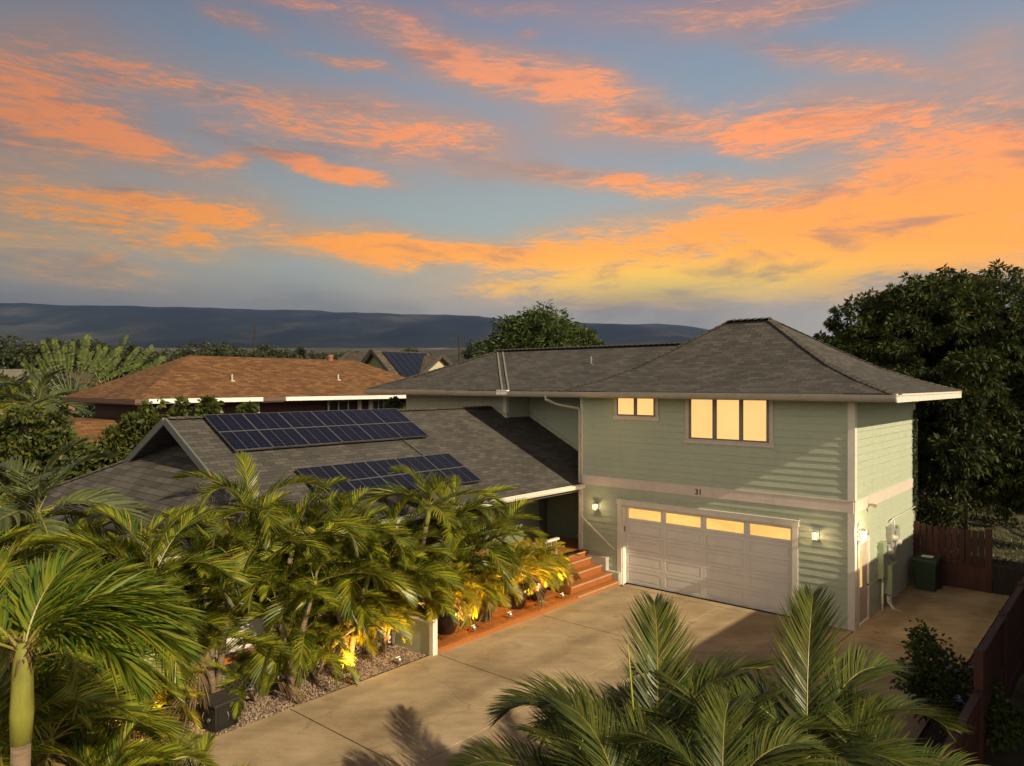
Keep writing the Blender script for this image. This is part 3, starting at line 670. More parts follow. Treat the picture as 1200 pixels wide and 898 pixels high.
m.build("downspout", GUTTER, HOUSE, smooth=False)
m = MB(); m.box((-8.85, 1.28, 6.66), (-8.5, 1.6, 6.70)); m.tube([(-8.66, 1.42, 6.62), (-8.66, 1.42, 6.98)], .035, 10); m.build("vent_pipe", plain("vent_mix", (.16, .15, .14), .6, .5), HOUSE)

# ---- low wing (ridge along local y)
ZE, ZR, SL = 2.96, 5.23, .516
def lz(u): return ZE + SL * (u - 8)
m = MB()
m.poly([(-8, -13.1, ZE), (-8, 1.87, ZE), (-12.4, 1.87, ZR), (-12.4, -10.95, ZR), (-10.22, -10.95, lz(10.22))])
m.build("wing_lower_roof", ROOF, HOUSE, uv=True, solid=.09)
m = MB()
m.poly([(-16.8, .6, ZE), (-16.8, -13.1, ZE), (-14.58, -10.95, lz(10.22)), (-12.4, -10.95, ZR), (-12.4, .6, ZR)]); m.build("wing_lower_roof", ROOF, HOUSE, uv=True, solid=.09)
ROOF_SKIRT = shingle("skirt_shingle", (.060, .057, .050), (.085, .080, .070), (.12, .112, .098), dark=.25, bw=.42, rh=.2)
m = MB(); m.poly([(-16.8, -13.1, ZE), (-8, -13.1, ZE), (-10.15, -10.95, ZE + SL * 2.15 + .006), (-11.0, -10.1, ZE + SL * 3.0 + .006), (-13.8, -10.1, ZE + SL * 3.0 + .006), (-14.65, -10.95, ZE + SL * 2.15 + .006)]); m.build("skirt_roof", ROOF_SKIRT, HOUSE, uv=True, solid=.09)
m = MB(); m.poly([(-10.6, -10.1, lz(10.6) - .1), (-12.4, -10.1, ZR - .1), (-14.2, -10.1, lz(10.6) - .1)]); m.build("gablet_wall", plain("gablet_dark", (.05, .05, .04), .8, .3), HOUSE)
m = MB(); m.bar((-12.38, -10.98, ZR - .06), (-10.12, -10.98, lz(10.12) - .06), .05, .17, (.5, 0, 1)); m.build("barge_board", GREY_TRIM, HOUSE); m = MB(); m.bar((-12.42, -10.982, ZR - .06), (-14.68, -10.982, lz(10.12) - .06), .05, .17, (-.5, 0, 1)); m.build("barge_board", GREY_TRIM, HOUSE)
caps("hip_cap", [(-8.02, -13.08, ZE + .01), (-10.15, -10.95, ZE + SL * 2.15 + .015)], w=.3); caps("hip_cap", [(-16.78, -13.08, ZE + .01), (-14.65, -10.95, ZE + SL * 2.15 + .015)], w=.3)
caps("ridge_cap", [(-12.4, -10.9, ZR + .01), (-12.4, .55, ZR + .01)], w=.3)
o = gutter("gutter", (-8, -13.1), (-8, -.0), 2.80, 2.93, .11, WHITE, (1, 0))
m = MB(); m.box((-8.04, -13.1, 2.77), (-8.0, 0, 2.9)); m.build("fascia", WHITE, HOUSE)
gutter("gutter", (-16.8, -13.1), (-8, -13.1), 2.80, 2.93, .11, WHITE, (0, -1))
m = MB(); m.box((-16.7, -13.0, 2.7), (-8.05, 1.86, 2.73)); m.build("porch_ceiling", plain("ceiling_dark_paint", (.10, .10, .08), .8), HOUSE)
# step flashing where the low roof meets the recessed wall
m = MB(); m.bar((-8.03, 1.835, lz(8.03) + .1), (-11.72, 1.835, lz(11.72) + .1), .03, .09, (.5, 0, 1)); m.bar((-11.64, .55, lz(11.66) + .12), (-11.64, 1.84, lz(11.66) + .12), .03, .09)
m.bar((-11.7, .56, lz(11.7) + .1), (-12.4, .56, ZR + .1), .03, .09, (.5, 0, 1)); m.build("wall_flashing", plain("flashing_paint", (.42, .40, .34), .5), HOUSE)
# walls of the low wing
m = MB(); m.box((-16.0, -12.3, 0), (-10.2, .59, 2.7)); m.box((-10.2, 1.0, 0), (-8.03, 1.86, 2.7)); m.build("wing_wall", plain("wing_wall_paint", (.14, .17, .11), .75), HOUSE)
m = MB(); m.box((-10.2, -3.2, .92), (-10.16, -2.3, 2.5)); m.build("entry_door", plain("entry_door_dark", (.06, .03, .02), .5), HOUSE)
m = MB(); m.box((-10.2, -12.6, .78), (-7.75, -.02, .9)); m.box((-10.2, -.02, .78), (-8.04, 1.0, .9)); m.build("porch_floor", REDWOOD, HOUSE)
# white porch parapet and lattice towards the planting bed
m = MB(); m.box((-8.0, -12.8, .48), (-7.92, -7.72, 1.42)); m.box((-8.03, -12.83, 1.42), (-7.88, -7.7, 1.48)); m.box((-10.2, -12.8, .48), (-8.0, -12.74, 1.42)); m.build("porch_parapet", WHITE, HOUSE)
m = MB()
def lattice(m, y0, y1, z0, z1, x):
    s = .13; k = y0 - (z1 - z0)
    while k < y1:
        for sg in (1, -1):
            # diagonal strip clipped to the panel
            if sg > 0: a = (k, z0); b = (k + (z1 - z0), z1)
            else: a = (k, z1); b = (k + (z1 - z0), z0)
            ya, za = a; yb, zb = b
            if ya < y0: t = (y0 - ya) / (yb - ya); ya, za = y0, za + (zb - za) * t
            if yb > y1: t = (y1 - ya) / (yb - ya); yb, zb = y1, za + (zb - za) * t
            if yb - ya > .02: m.bar((x + sg * .006, ya, za), (x + sg * .006, yb, zb), .012, .042, (0, 1, .3))
        k += s
    m.box((x - .02, y0, z0), (x + .02, y1, z0 + .04)); m.box((x - .02, y0, z1 - .04), (x + .02, y1, z1))
lattice(m, -12.8, -7.72, .0, .48, -7.95); m.build("lattice_skirt", WHITE, HOUSE)
# porch posts and railing above the deck
m = MB()
for y in (-12.7, -10.2, -7.6): m = MB(); m.box((-7.98, y - .05, .9), (-7.88, y + .05, 2.74)); m.build("porch_post", WHITE, HOUSE)
m = MB(); m.box((-7.86, -7.55, 1.46), (-7.76, -1.5, 1.52)); m.box((-7.83, -7.55, 1.0), (-7.79, -1.5, 1.05))
y = -7.5
while y < -1.5: m.box((-7.825, y, 1.05), (-7.795, y + .03, 1.46)); y += .12
m.build("porch_railing", WHITE, HOUSE)
m = MB(); m.tube([(-7.97, -.09, 1.93), (-7.93, -.10, 1.90), (-6.80, -.10, 1.10), (-6.76, -.08, 1.08)], .024, 8); m.tube([(-7.7, -.02, 1.74), (-7.7, -.10, 1.74)], .012, 6); m.tube([(-6.95, -.02, 1.2), (-6.95, -.1, 1.2)], .012, 6); m.build("handrail", WHITE, HOUSE, smooth=True)

# ---- deck with steps
DECK = empty("wooden_deck", W(6.5, 0), THETA, "red stained timber deck and steps beside the driveway, rising to the porch", "deck")
def plank_run(m, x0, x1, y0, y1, z0, z1, w=.14, gap=.006, along='y'):
    if along == 'y':
        x = x0
        while x < x1 - .01: m.box((x, y0, z0), (min(x + w, x1) - gap, y1, z1)); x += w
    else:
        y = y0
        while y < y1 - .01: m.box((x0, y, z0), (x1, min(y + w, y1) - gap, z1)); y += w
# local x: -(u-6.5)
m = MB(); plank_run(m, -1.24, .0, -7.62, -2.36, .165, .2); m.build("deck_boards", REDWOOD, DECK, bevel=.003)
m = MB(); m.box((-.03, -7.62, .05), (.0, -.25, .163)); m.box((-.035, -7.62, .02), (-.004, -2.3, .05)); m.build("deck_fascia", REDWOOD, DECK)
steps = [(.0, .05, .2, -2.36), (-.27, .2, .39, -2.3), (-.64, .39, .575, -2.05), (-1.02, .575, .76, -1.75), (-1.24, .76, .9, -1.5)]
for i, (x, z0, z1, y0) in enumerate(steps):
    nx = steps[i + 1][0] if i < 4 else -1.5
    m = MB()
    if i: m.box((x - .025, y0, z0), (x, -.22, z1 - .03))
    if i: m.box((nx - .03, y0, z0 - .19 if i > 1 else z0), (x - .026, y0 + .03, z1 - .03))
    plank_run(m, nx - .03, x + .015, y0, -.22, z1 - .035, z1, w=.13 if i else .135)
    st = m.build("step", REDWOOD, DECK, bevel=.002)
    n_ = MB(); n_.box((x + .016, y0, z1 - .034), (x + .024, -.22, z1 + .002)); n_.box((x - .02, y0, z1 + .001), (x + .024, -.22, z1 + .005)); n_.build("nosing_strip", NOSE, st)
m = MB(); m.box((-1.2, -.2, .05), (-.05, -.03, .42)); m.box((-1.2, -.2, .42), (-.5, -.03, .8)); m.build("step_curb", plain("curb_concrete", (.42, .40, .33), .8), DECK)
LOWW = empty("garden_wall", W(6.5, -7.72), THETA, "low green garden wall with white end post between gravel bed and deck", "wall")
m = MB(); m.box((-1.42, -.04, 0), (-.1, .04, .78)); m.build("wall_panel", SAGE, LOWW); m = MB(); m.box((-.1, -.07, 0), (.02, .07, .88)); m.box((-1.42, -.06, .78), (-.1, .06, .82)); m.build("end_post", WHITE, LOWW, bevel=.004)

# ---- wall lamps
def wall_lamp(loc, rz, label, power):
    t = empty("wall_lamp", loc, rz, label, "lamp")
    m = MB(); m.box((-.05, -.02, -.09), (.05, 0, .09)); m.build("back_plate", GREYMET, t, bevel=.004)
    m = MB()
    for sx in (-1, 1):
        for sy in (-.17, -.05): m.box((sx * .052 - .006, sy - .006, -.10), (sx * .052 + .006, sy + .006, .075))
    m.add([(-.075, -.195, .075), (.075, -.195, .075), (.075, -.025, .075), (-.075, -.025, .075), (-.03, -.14, .125), (.03, -.14, .125), (.03, -.08, .125), (-.03, -.08, .125)], [(0, 3, 2, 1), (4, 5, 6, 7), (0, 1, 5, 4), (1, 2, 6, 5), (2, 3, 7, 6), (3, 0, 4, 7)])
    m.box((-.06, -.18, -.115), (.06, -.04, -.1)); m.build("lantern_cage", GREYMET, t)
    m = MB(); m.lathe((0, -.11, 0), [(.0, -.085), (.03, -.08), (.036, -.02), (.03, .045), (0, .055)], 12); m.build("bulb", BULB, t, smooth=True)
    l = bpy.data.lights.new("lamp_light", 'POINT'); l.energy = power; l.color = (1, .70, .34); l.shadow_soft_size = .04
    lo = bpy.data.objects.new("lamp_light", l); COL.objects.link(lo); lo.parent = t; lo.location = (0, -.26, .0)
    return t
wall_lamp(W(7.43, -.02, 2.31), THETA, "lit lantern on the green wall between the downspout and garage door", 5)
wall_lamp(W(.86, -.02, 2.31), THETA, "lit lantern on the green wall right of the garage door", 5)
wall_lamp(W(-.035, .24, 2.42), THETA + R(90), "lit lantern over the side door on the sunlit right wall", 34)
# camera / floodlight stub on side wall
t = empty("security_light", W(-.03, 1.05, 3.0), THETA + R(90), "small bronze spotlight fixture high on the sunlit side wall", "light fixture")
m = MB(); m.box((-.04, -.03, -.05), (.04, 0, .05)); m.build("mount_plate", GREYMET, t); m = MB(); m.tube([(0, -.02, 0), (0, -.1, .02), (.03, -.2, -.02)], [.02, .035, .05], 10); m.build("spot_head", plain("brass_head", (.25, .2, .1), .4), t)
# electrical equipment
EQ = empty("electric_meter_station", W(-.02, 2.0), THETA, "pale green meter boxes, round meters and conduits mounted on side wall", "electric meter")
def ebox(x0, x1, z0, z1, d, mat, name="meter_box"):
    m = MB(); m.box((.0, x0, z0), (d, x1, z1)); m.box((d, x0 + .02, z0 + .02), (d + .008, x1 - .02, z1 - .02)); return m.build(name, mat, EQ, bevel=.006)
ebox(.0, .35, .95, 1.9, .14, GREYBOX); ebox(.42, 1.0, .48, 1.25, .24, GREYBOX); ebox(.5, .75, 1.35, 1.75, .13, GREYMET); ebox(.85, 1.15, 1.55, 2.2, .13, GREYMET); ebox(1.2, 1.55, 1.3, 2.05, .16, GREYMET); ebox(1.62, 1.85, 1.65, 2.1, .1, GREYBOX)
def meter(y, z):
    m = MB(); n = 16; prof = [(.0, .085), (.06, .088), (.15, .085), (.19, .065), (.195, .0)]
    base = []
    for i, (x, r) in enumerate([(.13, .095), (.17, .095), (.175, .08), (.25, .076), (.265, .05), (.268, .001)]):
        for k in range(n): a = 2 * math.pi * k / n; m.v.append((x, y + r * math.cos(a), z + r * math.sin(a)))
    for i in range(5):
        for k in range(n): m.f.append((i * n + k, i * n + (k + 1) % n, (i + 1) * n + (k + 1) % n, (i + 1) * n + k)); m.m.append(0)
    m.build("meter_dial", plain("meter_glass", (.5, .48, .42), .15), EQ, smooth=True)
meter(.62, 1.58); meter(1.0, 1.88); meter(1.37, 1.72)
m = MB()
for pts, r in (([(.07, .18, .95), (.07, .18, .3), (.10, .1, .06)], .03), ([(.1, .55, .48), (.12, .55, .25), (.28, .5, .07), (.45, .42, .07)], .035), ([(.1, .7, .48), (.12, .72, .2), (.2, .78, .06)], .04), ([(.1, .88, .48), (.1, .95, .06)], .03),
               ([(.06, .6, 1.35), (.06, .6, 1.25)], .03), ([(.06, 1.0, 1.55), (.07, .9, 1.25)], .025), ([(.08, 1.0, 2.2), (.08, 1.02, 2.32), (.08, 1.2, 2.36), (.06, 3.9, 2.36)], .017), ([(.08, 1.37, 2.05), (.06, 1.37, 2.3)], .02), ([(.07, .36, 1.5), (.07, .5, 1.5)], .02)):
    m = MB(); m.tube(pts, r, 8); m.build("conduit", PVC, EQ, smooth=True)
# ------------------------------------------------------------------ solar arrays
def cells_mat(name, nx, ny, tone):
    m, nt, b = nodes(name); L = nt.links; tc = node(nt, "ShaderNodeTexCoord"); mp = node(nt, "ShaderNodeMapping"); mp.inputs["Scale"].default_value = (nx, ny, 1)
    L.new(tc.outputs["UV"], mp.inputs[0])
    br = node(nt, "ShaderNodeTexBrick"); br.offset = 0; br.inputs["Scale"].default_value = 1; br.inputs["Brick Width"].default_value = 1; br.inputs["Row Height"].default_value = 1
    br.inputs["Mortar Size"].default_value = .028; br.inputs["Color1"].default_value = (0, 0, 0, 1); br.inputs["Color2"].default_value = (1, 1, 1, 1); br.inputs["Mortar"].default_value = (.5, .5, .5, 1)
    L.new(mp.outputs[0], br.inputs["Vector"]); c = vramp(nt, br.outputs["Color"], [(0, tone), (1, tuple(x * 1.4 for x in tone))])
    mx = node(nt, "ShaderNodeMix", data_type='RGBA'); L.new(br.outputs["Fac"], mx.inputs[0]); L.new(c, mx.inputs[6]); mx.inputs[7].default_value = (.035, .035, .045, 1)
    # bus bars: brighter lines up the slope every second cell
    mp2 = node(nt, "ShaderNodeMapping"); mp2.inputs["Scale"].default_value = (nx / 2, .01, 1); mp2.inputs["Location"].default_value = (0, .5, 0); L.new(tc.outputs["UV"], mp2.inputs[0])
    b2 = node(nt, "ShaderNodeTexBrick"); b2.offset = 0; b2.inputs["Scale"].default_value = 1; b2.inputs["Brick Width"].default_value = 1; b2.inputs["Row Height"].default_value = 1; b2.inputs["Mortar Size"].default_value = .03
    L.new(mp2.outputs[0], b2.inputs["Vector"]); m3 = node(nt, "ShaderNodeMix", data_type='RGBA'); L.new(b2.outputs["Fac"], m3.inputs[0]); L.new(mx.outputs[2], m3.inputs[6]); m3.inputs[7].default_value = (.075, .072, .08, 1)
    L.new(m3.outputs[2], b.inputs["Base Color"]); b.inputs["Roughness"].default_value = .35; b.inputs["Specular IOR Level"].default_value = .10
    return m
CELLS = cells_mat("solar_cells", 6, 6, (.006, .006, .014)); CELLS2 = cells_mat("solar_cells_blue", 6, 6, (.007, .008, .015))
ALU = plain("array_rail", (.10, .098, .10), .5, .1)
def array(u_top, u_bot, v0, v1, nc, cells, label):
    root = empty("solar_array", W(u_top, v0, lz(u_top)), THETA, label, "solar panels", "solar arrays on the low wing roof")
    sl = math.hypot(u_top - u_bot, SL * (u_top - u_bot)); dx = 1 / math.hypot(1, SL); dz = -SL * dx; L2 = sl / 2; wv = (v1 - v0) / nc
    nrm = Vector((SL * dx, 0, dx)); sdv = Vector((dx, 0, dz))
    def P(s, y, h): return tuple(sdv * s + Vector((0, y, 0)) + nrm * h)
    for r in range(2):
        for c in range(nc):
            s0, s1, y0, y1 = r * L2 + .006, (r + 1) * L2 - .006, c * wv + .006, (c + 1) * wv - .006
            m = MB(); m.add([P(s0, y0, .12), P(s1, y0, .12), P(s1, y1, .12), P(s0, y1, .12), P(s0, y0, .085), P(s1, y0, .085), P(s1, y1, .085), P(s0, y1, .085)], [(0, 1, 2, 3), (7, 6, 5, 4), (0, 4, 5, 1), (1, 5, 6, 2), (2, 6, 7, 3), (3, 7, 4, 0)])
            o = m.build("solar_panel", cells, root); uvl = o.data.uv_layers.new(name="UVMap")
            for li, uvc in zip(o.data.polygons[0].loop_indices, ((0, 1), (0, 0), (1, 0), (1, 1))): uvl.data[li].uv = uvc
            f = MB(); t = .014
            for a, b_ in (((s0, y0), (s1, y0 + t)), ((s0, y1 - t), (s1, y1)), ((s0, y0 + t), (s0 + t, y1 - t)), ((s1 - t, y0 + t), (s1, y1 - t))):
                (sa, ya), (sb, yb) = a, b_
                f.add([P(sa, ya, .124), P(sb, ya, .124), P(sb, yb, .124), P(sa, yb, .124), P(sa, ya, .083), P(sb, ya, .083), P(sb, yb, .083), P(sa, yb, .083)], [(0, 1, 2, 3), (7, 6, 5, 4), (0, 4, 5, 1), (1, 5, 6, 2), (2, 6, 7, 3), (3, 7, 4, 0)])
            f.build("panel_frame", ALU, o)
    m = MB()
    for s in (.2, L2 - .2, L2 + .2, sl - .2):
        m.bar(P(s, .05, .058), P(s, v1 - v0 - .05, .058), .04, .045, nrm)
        for k in range(int((v1 - v0) / 1.2) + 1): m.bar(P(s, .2 + k * 1.2, .0), P(s, .2 + k * 1.2, .07), .05, .05)
    m.build("mounting_rail", plain("rail_dark", (.12, .12, .12), .4), root)
    return root
array(12.32, 10.80, -10.1, -3.95, 6, CELLS, "upper dark solar array just under the ridge of the low grey roof")
array(9.93, 8.62, -9.05, -4.0, 5, CELLS2, "lower bluish solar array nearer the eave, partly behind palm tops")
t = empty("solar_conduit", W(10.8, -4.9, lz(10.8)), THETA, "thin pale conduit running down the roof between two solar arrays", "conduit")
m = MB(); m.bar((0, 0, .04), (.87, .1, .04 - .87 * SL), .035, .035); m.build("pipe", ALU, t)

# ------------------------------------------------------------------ fences, bin, hammock, neighbours
def pickets(m, x0, x1, y, z0, z1, w=.135, gap=.02, seed=1, top=0.0):
    r = random.Random(seed); x = x0
    while x < x1 - .03:
        e = min(x + w, x1); h = z1 + r.uniform(-top, top); m.box((x, y - .01 + r.uniform(-.002, .002), z0), (e, y + .01, h)); x += w + gap
BF = empty("back_fence", W(0, 5.95), THETA, "dark red slatted timber gate fence behind the green bin", "fence")
m = MB(); pickets(m, .05, 1.86, 0, .82, 1.82, .135, .03, 3, .012); pickets(m, .05, 1.86, 0, .06, .80, .135, .004, 4); m.build("slats", FENCE, BF)
m = MB(); m.box((.05, .012, .8), (1.86, .05, .9)); m.box((.05, .012, 1.5), (1.86, .05, 1.58)); m.box((.05, .012, .15), (1.86, .05, .25)); m.build("rail", FENCE, BF)
for x in (0.0, 1.86): m = MB(); m.box((x, -.045, 0), (x + .16, .06, 1.9)); m.build("post", FENCE, BF)
LG = empty("low_gate", W(-2.05, 6.0), THETA, "low black gate panel between the slatted fence and side fence", "gate")
m = MB(); pickets(m, 0, 1.3, 0, .05, .85, .14, .008, 8); m.build("slats", plain("tarred_wood", (.02, .012, .01), .8), LG); m = MB(); m.box((0, -.03, .85), (1.3, .04, .9)); m.build("cap_rail", plain("tarred_cap", (.03, .015, .01), .7), LG)
SF = empty("side_fence", W(-3.38, -10), THETA + R(90), "long dark red board fence along right edge of the concrete yard, stepping down", "fence")
m = MB(); pickets(m, 4.7, 17.5, 0, .05, 1.8, .14, .004, 11, .006); pickets(m, -1.0, 4.6, 0, .05, 1.24, .14, .004, 12, .006); m.build("boards", FENCE, SF)
m = MB(); m.box((4.65, -.05, 1.8), (17.5, .06, 1.84)); m.box((-1.0, -.05, 1.24), (4.65, .06, 1.28)); m.build("cap_rail", FENCE, SF)
m = MB(); m.box((4.7, .012, 1.45), (17.5, .05, 1.54)); m.box((4.7, -.05, .9), (17.5, -.012, .99)); m.box((4.7, -.05, .3), (17.5, -.012, .39)); m.box((-1, -.05, .9), (4.6, -.012, .99)); m.build("rail", FENCE, SF)
for k, x in enumerate((-1, .9, 2.8, 4.65, 7.2, 9.8, 12.4, 15, 17.5)):
    h = 1.9 if x > 4 else 1.3; m = MB(); m.box((x - .05, -.06, 0), (x + .05, .07, h)); m.build("post", FENCE, SF)
# wheeled bin
BN = empty("wheelie_bin", W(-.52, 5.25), THETA + R(0), "dark green wheeled bin standing against the slatted fence", "bin")
m = MB(); b0 = [(-.25, -.28), (.25, -.28), (.25, .28), (-.25, .28)]; b1 = [(-.30, -.34), (.30, -.34), (.30, .36), (-.30, .36)]
m.add([(x, y, .06) for x, y in b0] + [(x, y, .95) for x, y in b1], [(0, 3, 2, 1), (0, 1, 5, 4), (1, 2, 6, 5), (2, 3, 7, 6), (3, 0, 4, 7), (4, 5, 6, 7)]); m.box((-.32, -.36, .88), (.32, .38, .94)); m.build("bin_body", BINGREEN, BN, bevel=.02)
m = MB(); m.add([(-.33, -.39, .955), (.33, -.39, .955), (.33, .40, .955), (-.33, .40, .955), (-.31, -.37, 1.0), (.31, -.37, 1.0), (.29, .38, 1.06), (-.29, .38, 1.06)], [(0, 3, 2, 1), (4, 5, 6, 7), (0, 1, 5, 4), (1, 2, 6, 5), (2, 3, 7, 6), (3, 0, 4, 7)]); li = m.build("lid", BINGREEN, BN, bevel=.015)
m = MB(); m.add([(-.14, -.12, 1.028), (.16, -.12, 1.028), (.16, .10, 1.046), (-.14, .10, 1.046), (-.14, -.12, 1.032), (.16, -.12, 1.032), (.16, .10, 1.05), (-.14, .10, 1.05)], [(0, 3, 2, 1), (4, 5, 6, 7), (0, 1, 5, 4), (1, 2, 6, 5), (2, 3, 7, 6), (3, 0, 4, 7)]); m.build("lid_sticker", PVC, li)
m = MB(); m.tube([(-.28, .42, .96), (.28, .42, .96)], .018, 8); m.build("handle", BINGREEN, BN)
for s in (-1, 1): m = MB(); m.tube([(s * .27, .25, .1), (s * .33, .25, .1)], .1, 16); m.build("wheel", BLACK, BN)
# hammock
HM = empty("hammock", W(-3.4, 9.6), THETA, "sagging rope hammock hanging in the back yard beyond the low gate", "hammock")
m = MB(); n = 14
for i in range(n + 1):
    x = -1.6 + 3.2 * i / n; z = .95 + .55 * (x / 1.6) ** 2
    if i < n:
        x2 = -1.6 + 3.2 * (i + 1) / n; z2 = .95 + .55 * (x2 / 1.6) ** 2
        for y, dz in ((-.45, .06), (.45, .06), (-.15, -.02), (.15, -.02)): m.tube([(x, y, z + dz), (x2, y, z2 + dz)], .02 if abs(y) > .3 else .008, 6, cap=False)
    for q in range(3):
        xx = x + q * .075
        if xx < 1.6: zz = .95 + .55 * (xx / 1.6) ** 2; m.tube([(xx, -.45, zz + .06), (xx + .05, 0, zz - .03), (xx, .45, zz + .06)], .008, 4, cap=False)
m.build("net", plain("hammock_rope", (.06, .05, .04), .9), HM)
for s in (-1, 1): m = MB(); m.tube([(s * 1.6, 0, 1.5), (s * 2.6, 0, 2.0)], .015, 6); m.tube([(s * 2.6, 0, 0), (s * 2.6, 0, 2.1)], .05, 8); m.build("support_post", TBARK, HM)
# black cabinet in the bed
BX = empty("black_cabinet", W(6.98, -12.45, .05), THETA + R(8), "small black metal cabinet with side handle on the gravel bed", "cabinet")
m = MB(); m.box((-.24, -.24, .03), (.24, .24, .46)); m.build("cabinet_body", BLACK, BX, bevel=.012)
m = MB(); m.box((-.26, -.26, .46), (.26, .26, .50)); m.build("cabinet_lid", plain("black_lid", (.035, .032, .03), .45), BX, bevel=.01)
m = MB(); m.box((.24, -.18, .08), (.252, .18, .42)); m.box((.04, -.252, .08), (.2, -.24, .40)); m.box((-.2, -.252, .08), (.0, -.24, .40)); m.build("cabinet_door", BLACK, BX, bevel=.004)
m = MB(); m.tube([(.08, -.25, .22), (.08, -.27, .22)], .035, 16); m.build("dial", SILVER, BX); m = MB(); m.tube([(-.06, -.25, .33), (-.045, -.29, .25), (-.06, -.25, .16)], .008, 8); m.tube([(.25, 0, .18), (.285, 0, .25), (.25, 0, .32)], .009, 8); m.build("handle", SILVER, BX)

# gravel bed with dark edging
bed = [(6.62, -7.8), (7.93, -7.8), (7.93, -14.6), (6.2, -14.6), (6.24, -13.2), (6.5, -12.0), (6.6, -10.6), (6.62, -9.2)]
BEDM = plain("bed_gravel_base", (.13, .085, .055), .95, .4, 14, bump=.8, bscale=30)
m = MB(); m.poly(uvpoly(bed[::-1], .055)); tag(m.build("gravel_base", BEDM), kind='structure')
m = MB(); ed = [bed[3], bed[4], bed[5], bed[6], bed[7], bed[0]]
for a, b_ in zip(ed[:-1], ed[1:]): m.bar(W(a[0] - .015, a[1], .055), W(b_[0] - .015, b_[1], .055), .025, .07)
ee = m.build("bed_edging", plain("edging_black", (.015, .013, .012), .7)); tag(ee, kind='structure')
def inside(p, poly):
    c = False; j = len(poly) - 1
    for i in range(len(poly)):
        if (poly[i][1] > p[1]) != (poly[j][1] > p[1]) and p[0] < (poly[j][0] - poly[i][0]) * (p[1] - poly[i][1]) / (poly[j][1] - poly[i][1]) + poly[i][0]: c = not c
        j = i
    return c
rg = random.Random(3); m = MB(); cnt = 0
while cnt < 9500:
    u, v_ = rg.uniform(6.2, 7.93), rg.uniform(-14.5, -7.8)
    if not inside((u, v_), bed): continue
    cnt += 1; c = W(u, v_, .062 + rg.uniform(0, .012)); r = rg.uniform(.012, .028); M_ = Euler((rg.uniform(0, 6), rg.uniform(0, 6), rg.uniform(0, 6))).to_matrix()
    vs_ = [M_ @ Vector(q) for q in ((r, 0, 0), (-r, 0, 0), (0, r * .8, 0), (0, -r * .8, 0), (0, 0, r * .6), (0, 0, -r * .6))]
    m.add([tuple(c + q) for q in vs_], [(0, 2, 4), (2, 1, 4), (1, 3, 4), (3, 0, 4), (2, 0, 5), (1, 2, 5), (3, 1, 5), (0, 3, 5)])
PEB = leaf("pebbles", [(.12, .08, .055), (.26, .19, .14), (.40, .33, .27), (.20, .11, .07)], .8, 0.0, 3)
tag(m.build("gravel", PEB), "mixed tan and grey gravel in the planting bed by the driveway", "gravel", kind='stuff')
m = MB(); m.poly(uvpoly([(.9, -17), (.9, -8.9), (-.5, -8.3), (-3.3, -8.6), (-3.3, -17)], .06)); m.poly(uvpoly([(-2.46, -8.6), (-2.46, 6), (-3.34, 6), (-3.34, -8.6)], .058))
m.poly(uvpoly([(6.2, -14.6), (12.5, -14.6), (12.5, -22), (6.6, -22)][::-1], .06)); m.poly(uvpoly([(7.95, -14.6), (12.5, -14.6), (12.5, -13.2), (7.95, -13.2)][::-1], .058))
tag(m.build("planting_soil", SOIL), kind='structure')

# brown-roofed neighbour on the left
NB = empty("brown_roof_house", W(20.6, -8.3), THETA, "neighbour's two-storey house with orange-brown shingle roof and white gutter", "house")
m = MB(); ez, rz_ = 5.53, 7.2   # local: x = -(u-20.6), y = v+8.3
m.poly([(0, 0, ez), (0, 15.2, ez), (-3.45, 11.75, rz_), (-3.45, 3.45, rz_)]); m.poly([(-6.9, 0, ez), (0, 0, ez), (-3.45, 3.45, rz_)]); m.poly([(-6.9, 15.2, ez), (-6.9, 0, ez), (-3.45, 3.45, rz_), (-3.45, 11.75, rz_)]); m.poly([(0, 15.2, ez), (-6.9, 15.2, ez), (-3.45, 11.75, rz_)])
nroof = m.build("roof", ROOF_BROWN, NB, uv=True)
m = MB(); m.box((0, .4, ez - .16), (.1, 4.7, ez)); m.box((0, 5.7, ez - .16), (.1, 15.2, ez)); m.build("gutter", plain("neighbour_gutter", (.72, .7, .66), .4), NB, bevel=.008)
m = MB(); m.box((-.03, 0, ez - .15), (-.001, 15.2, ez - .01)); m.box((-6.9, -.03, ez - .17), (0, -.001, ez - .01)); m.box((-6.85, .0, ez - .2), (-.05, 15.1, ez - .17)); m.build("fascia", plain("dark_fascia", (.12, .07, .045), .7), NB)
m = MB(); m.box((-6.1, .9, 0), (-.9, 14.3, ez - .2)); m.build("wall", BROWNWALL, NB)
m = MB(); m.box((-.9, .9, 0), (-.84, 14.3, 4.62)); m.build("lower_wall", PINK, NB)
def nwin(y0, y1, z0, z1):
    m = MB(); ringm = MB(); m.box((-.84, y0, z0), (-.8, y1, z1)); f = m.build("window", plain("window_white", (.6, .58, .5), .5), NB)
    p = MB(); mid = (y0 + y1) / 2; p.box((-.8, y0 + .07, z0 + .07), (-.79, mid - .03, z1 - .02)); p.box((-.8, mid + .03, z0 + .07), (-.79, y1 - .07, z1 - .02)); p.build("pane", plain("dark_glass", (.02, .025, .025), .08), f)
for y0, y1, z0 in ((8.3, 9.4, 4.68), (10.7, 11.4, 4.4), (11.6, 12.3, 4.4), (12.6, 13.2, 4.4)): nwin(y0, y1, z0, 5.3)
for y in (4.9, 9.9, 10.5, 13.6): m = MB(); m.box((-.84, y, 0), (-.74, y + .14, ez - .17)); m.build("wall_post", WHITE, NB)
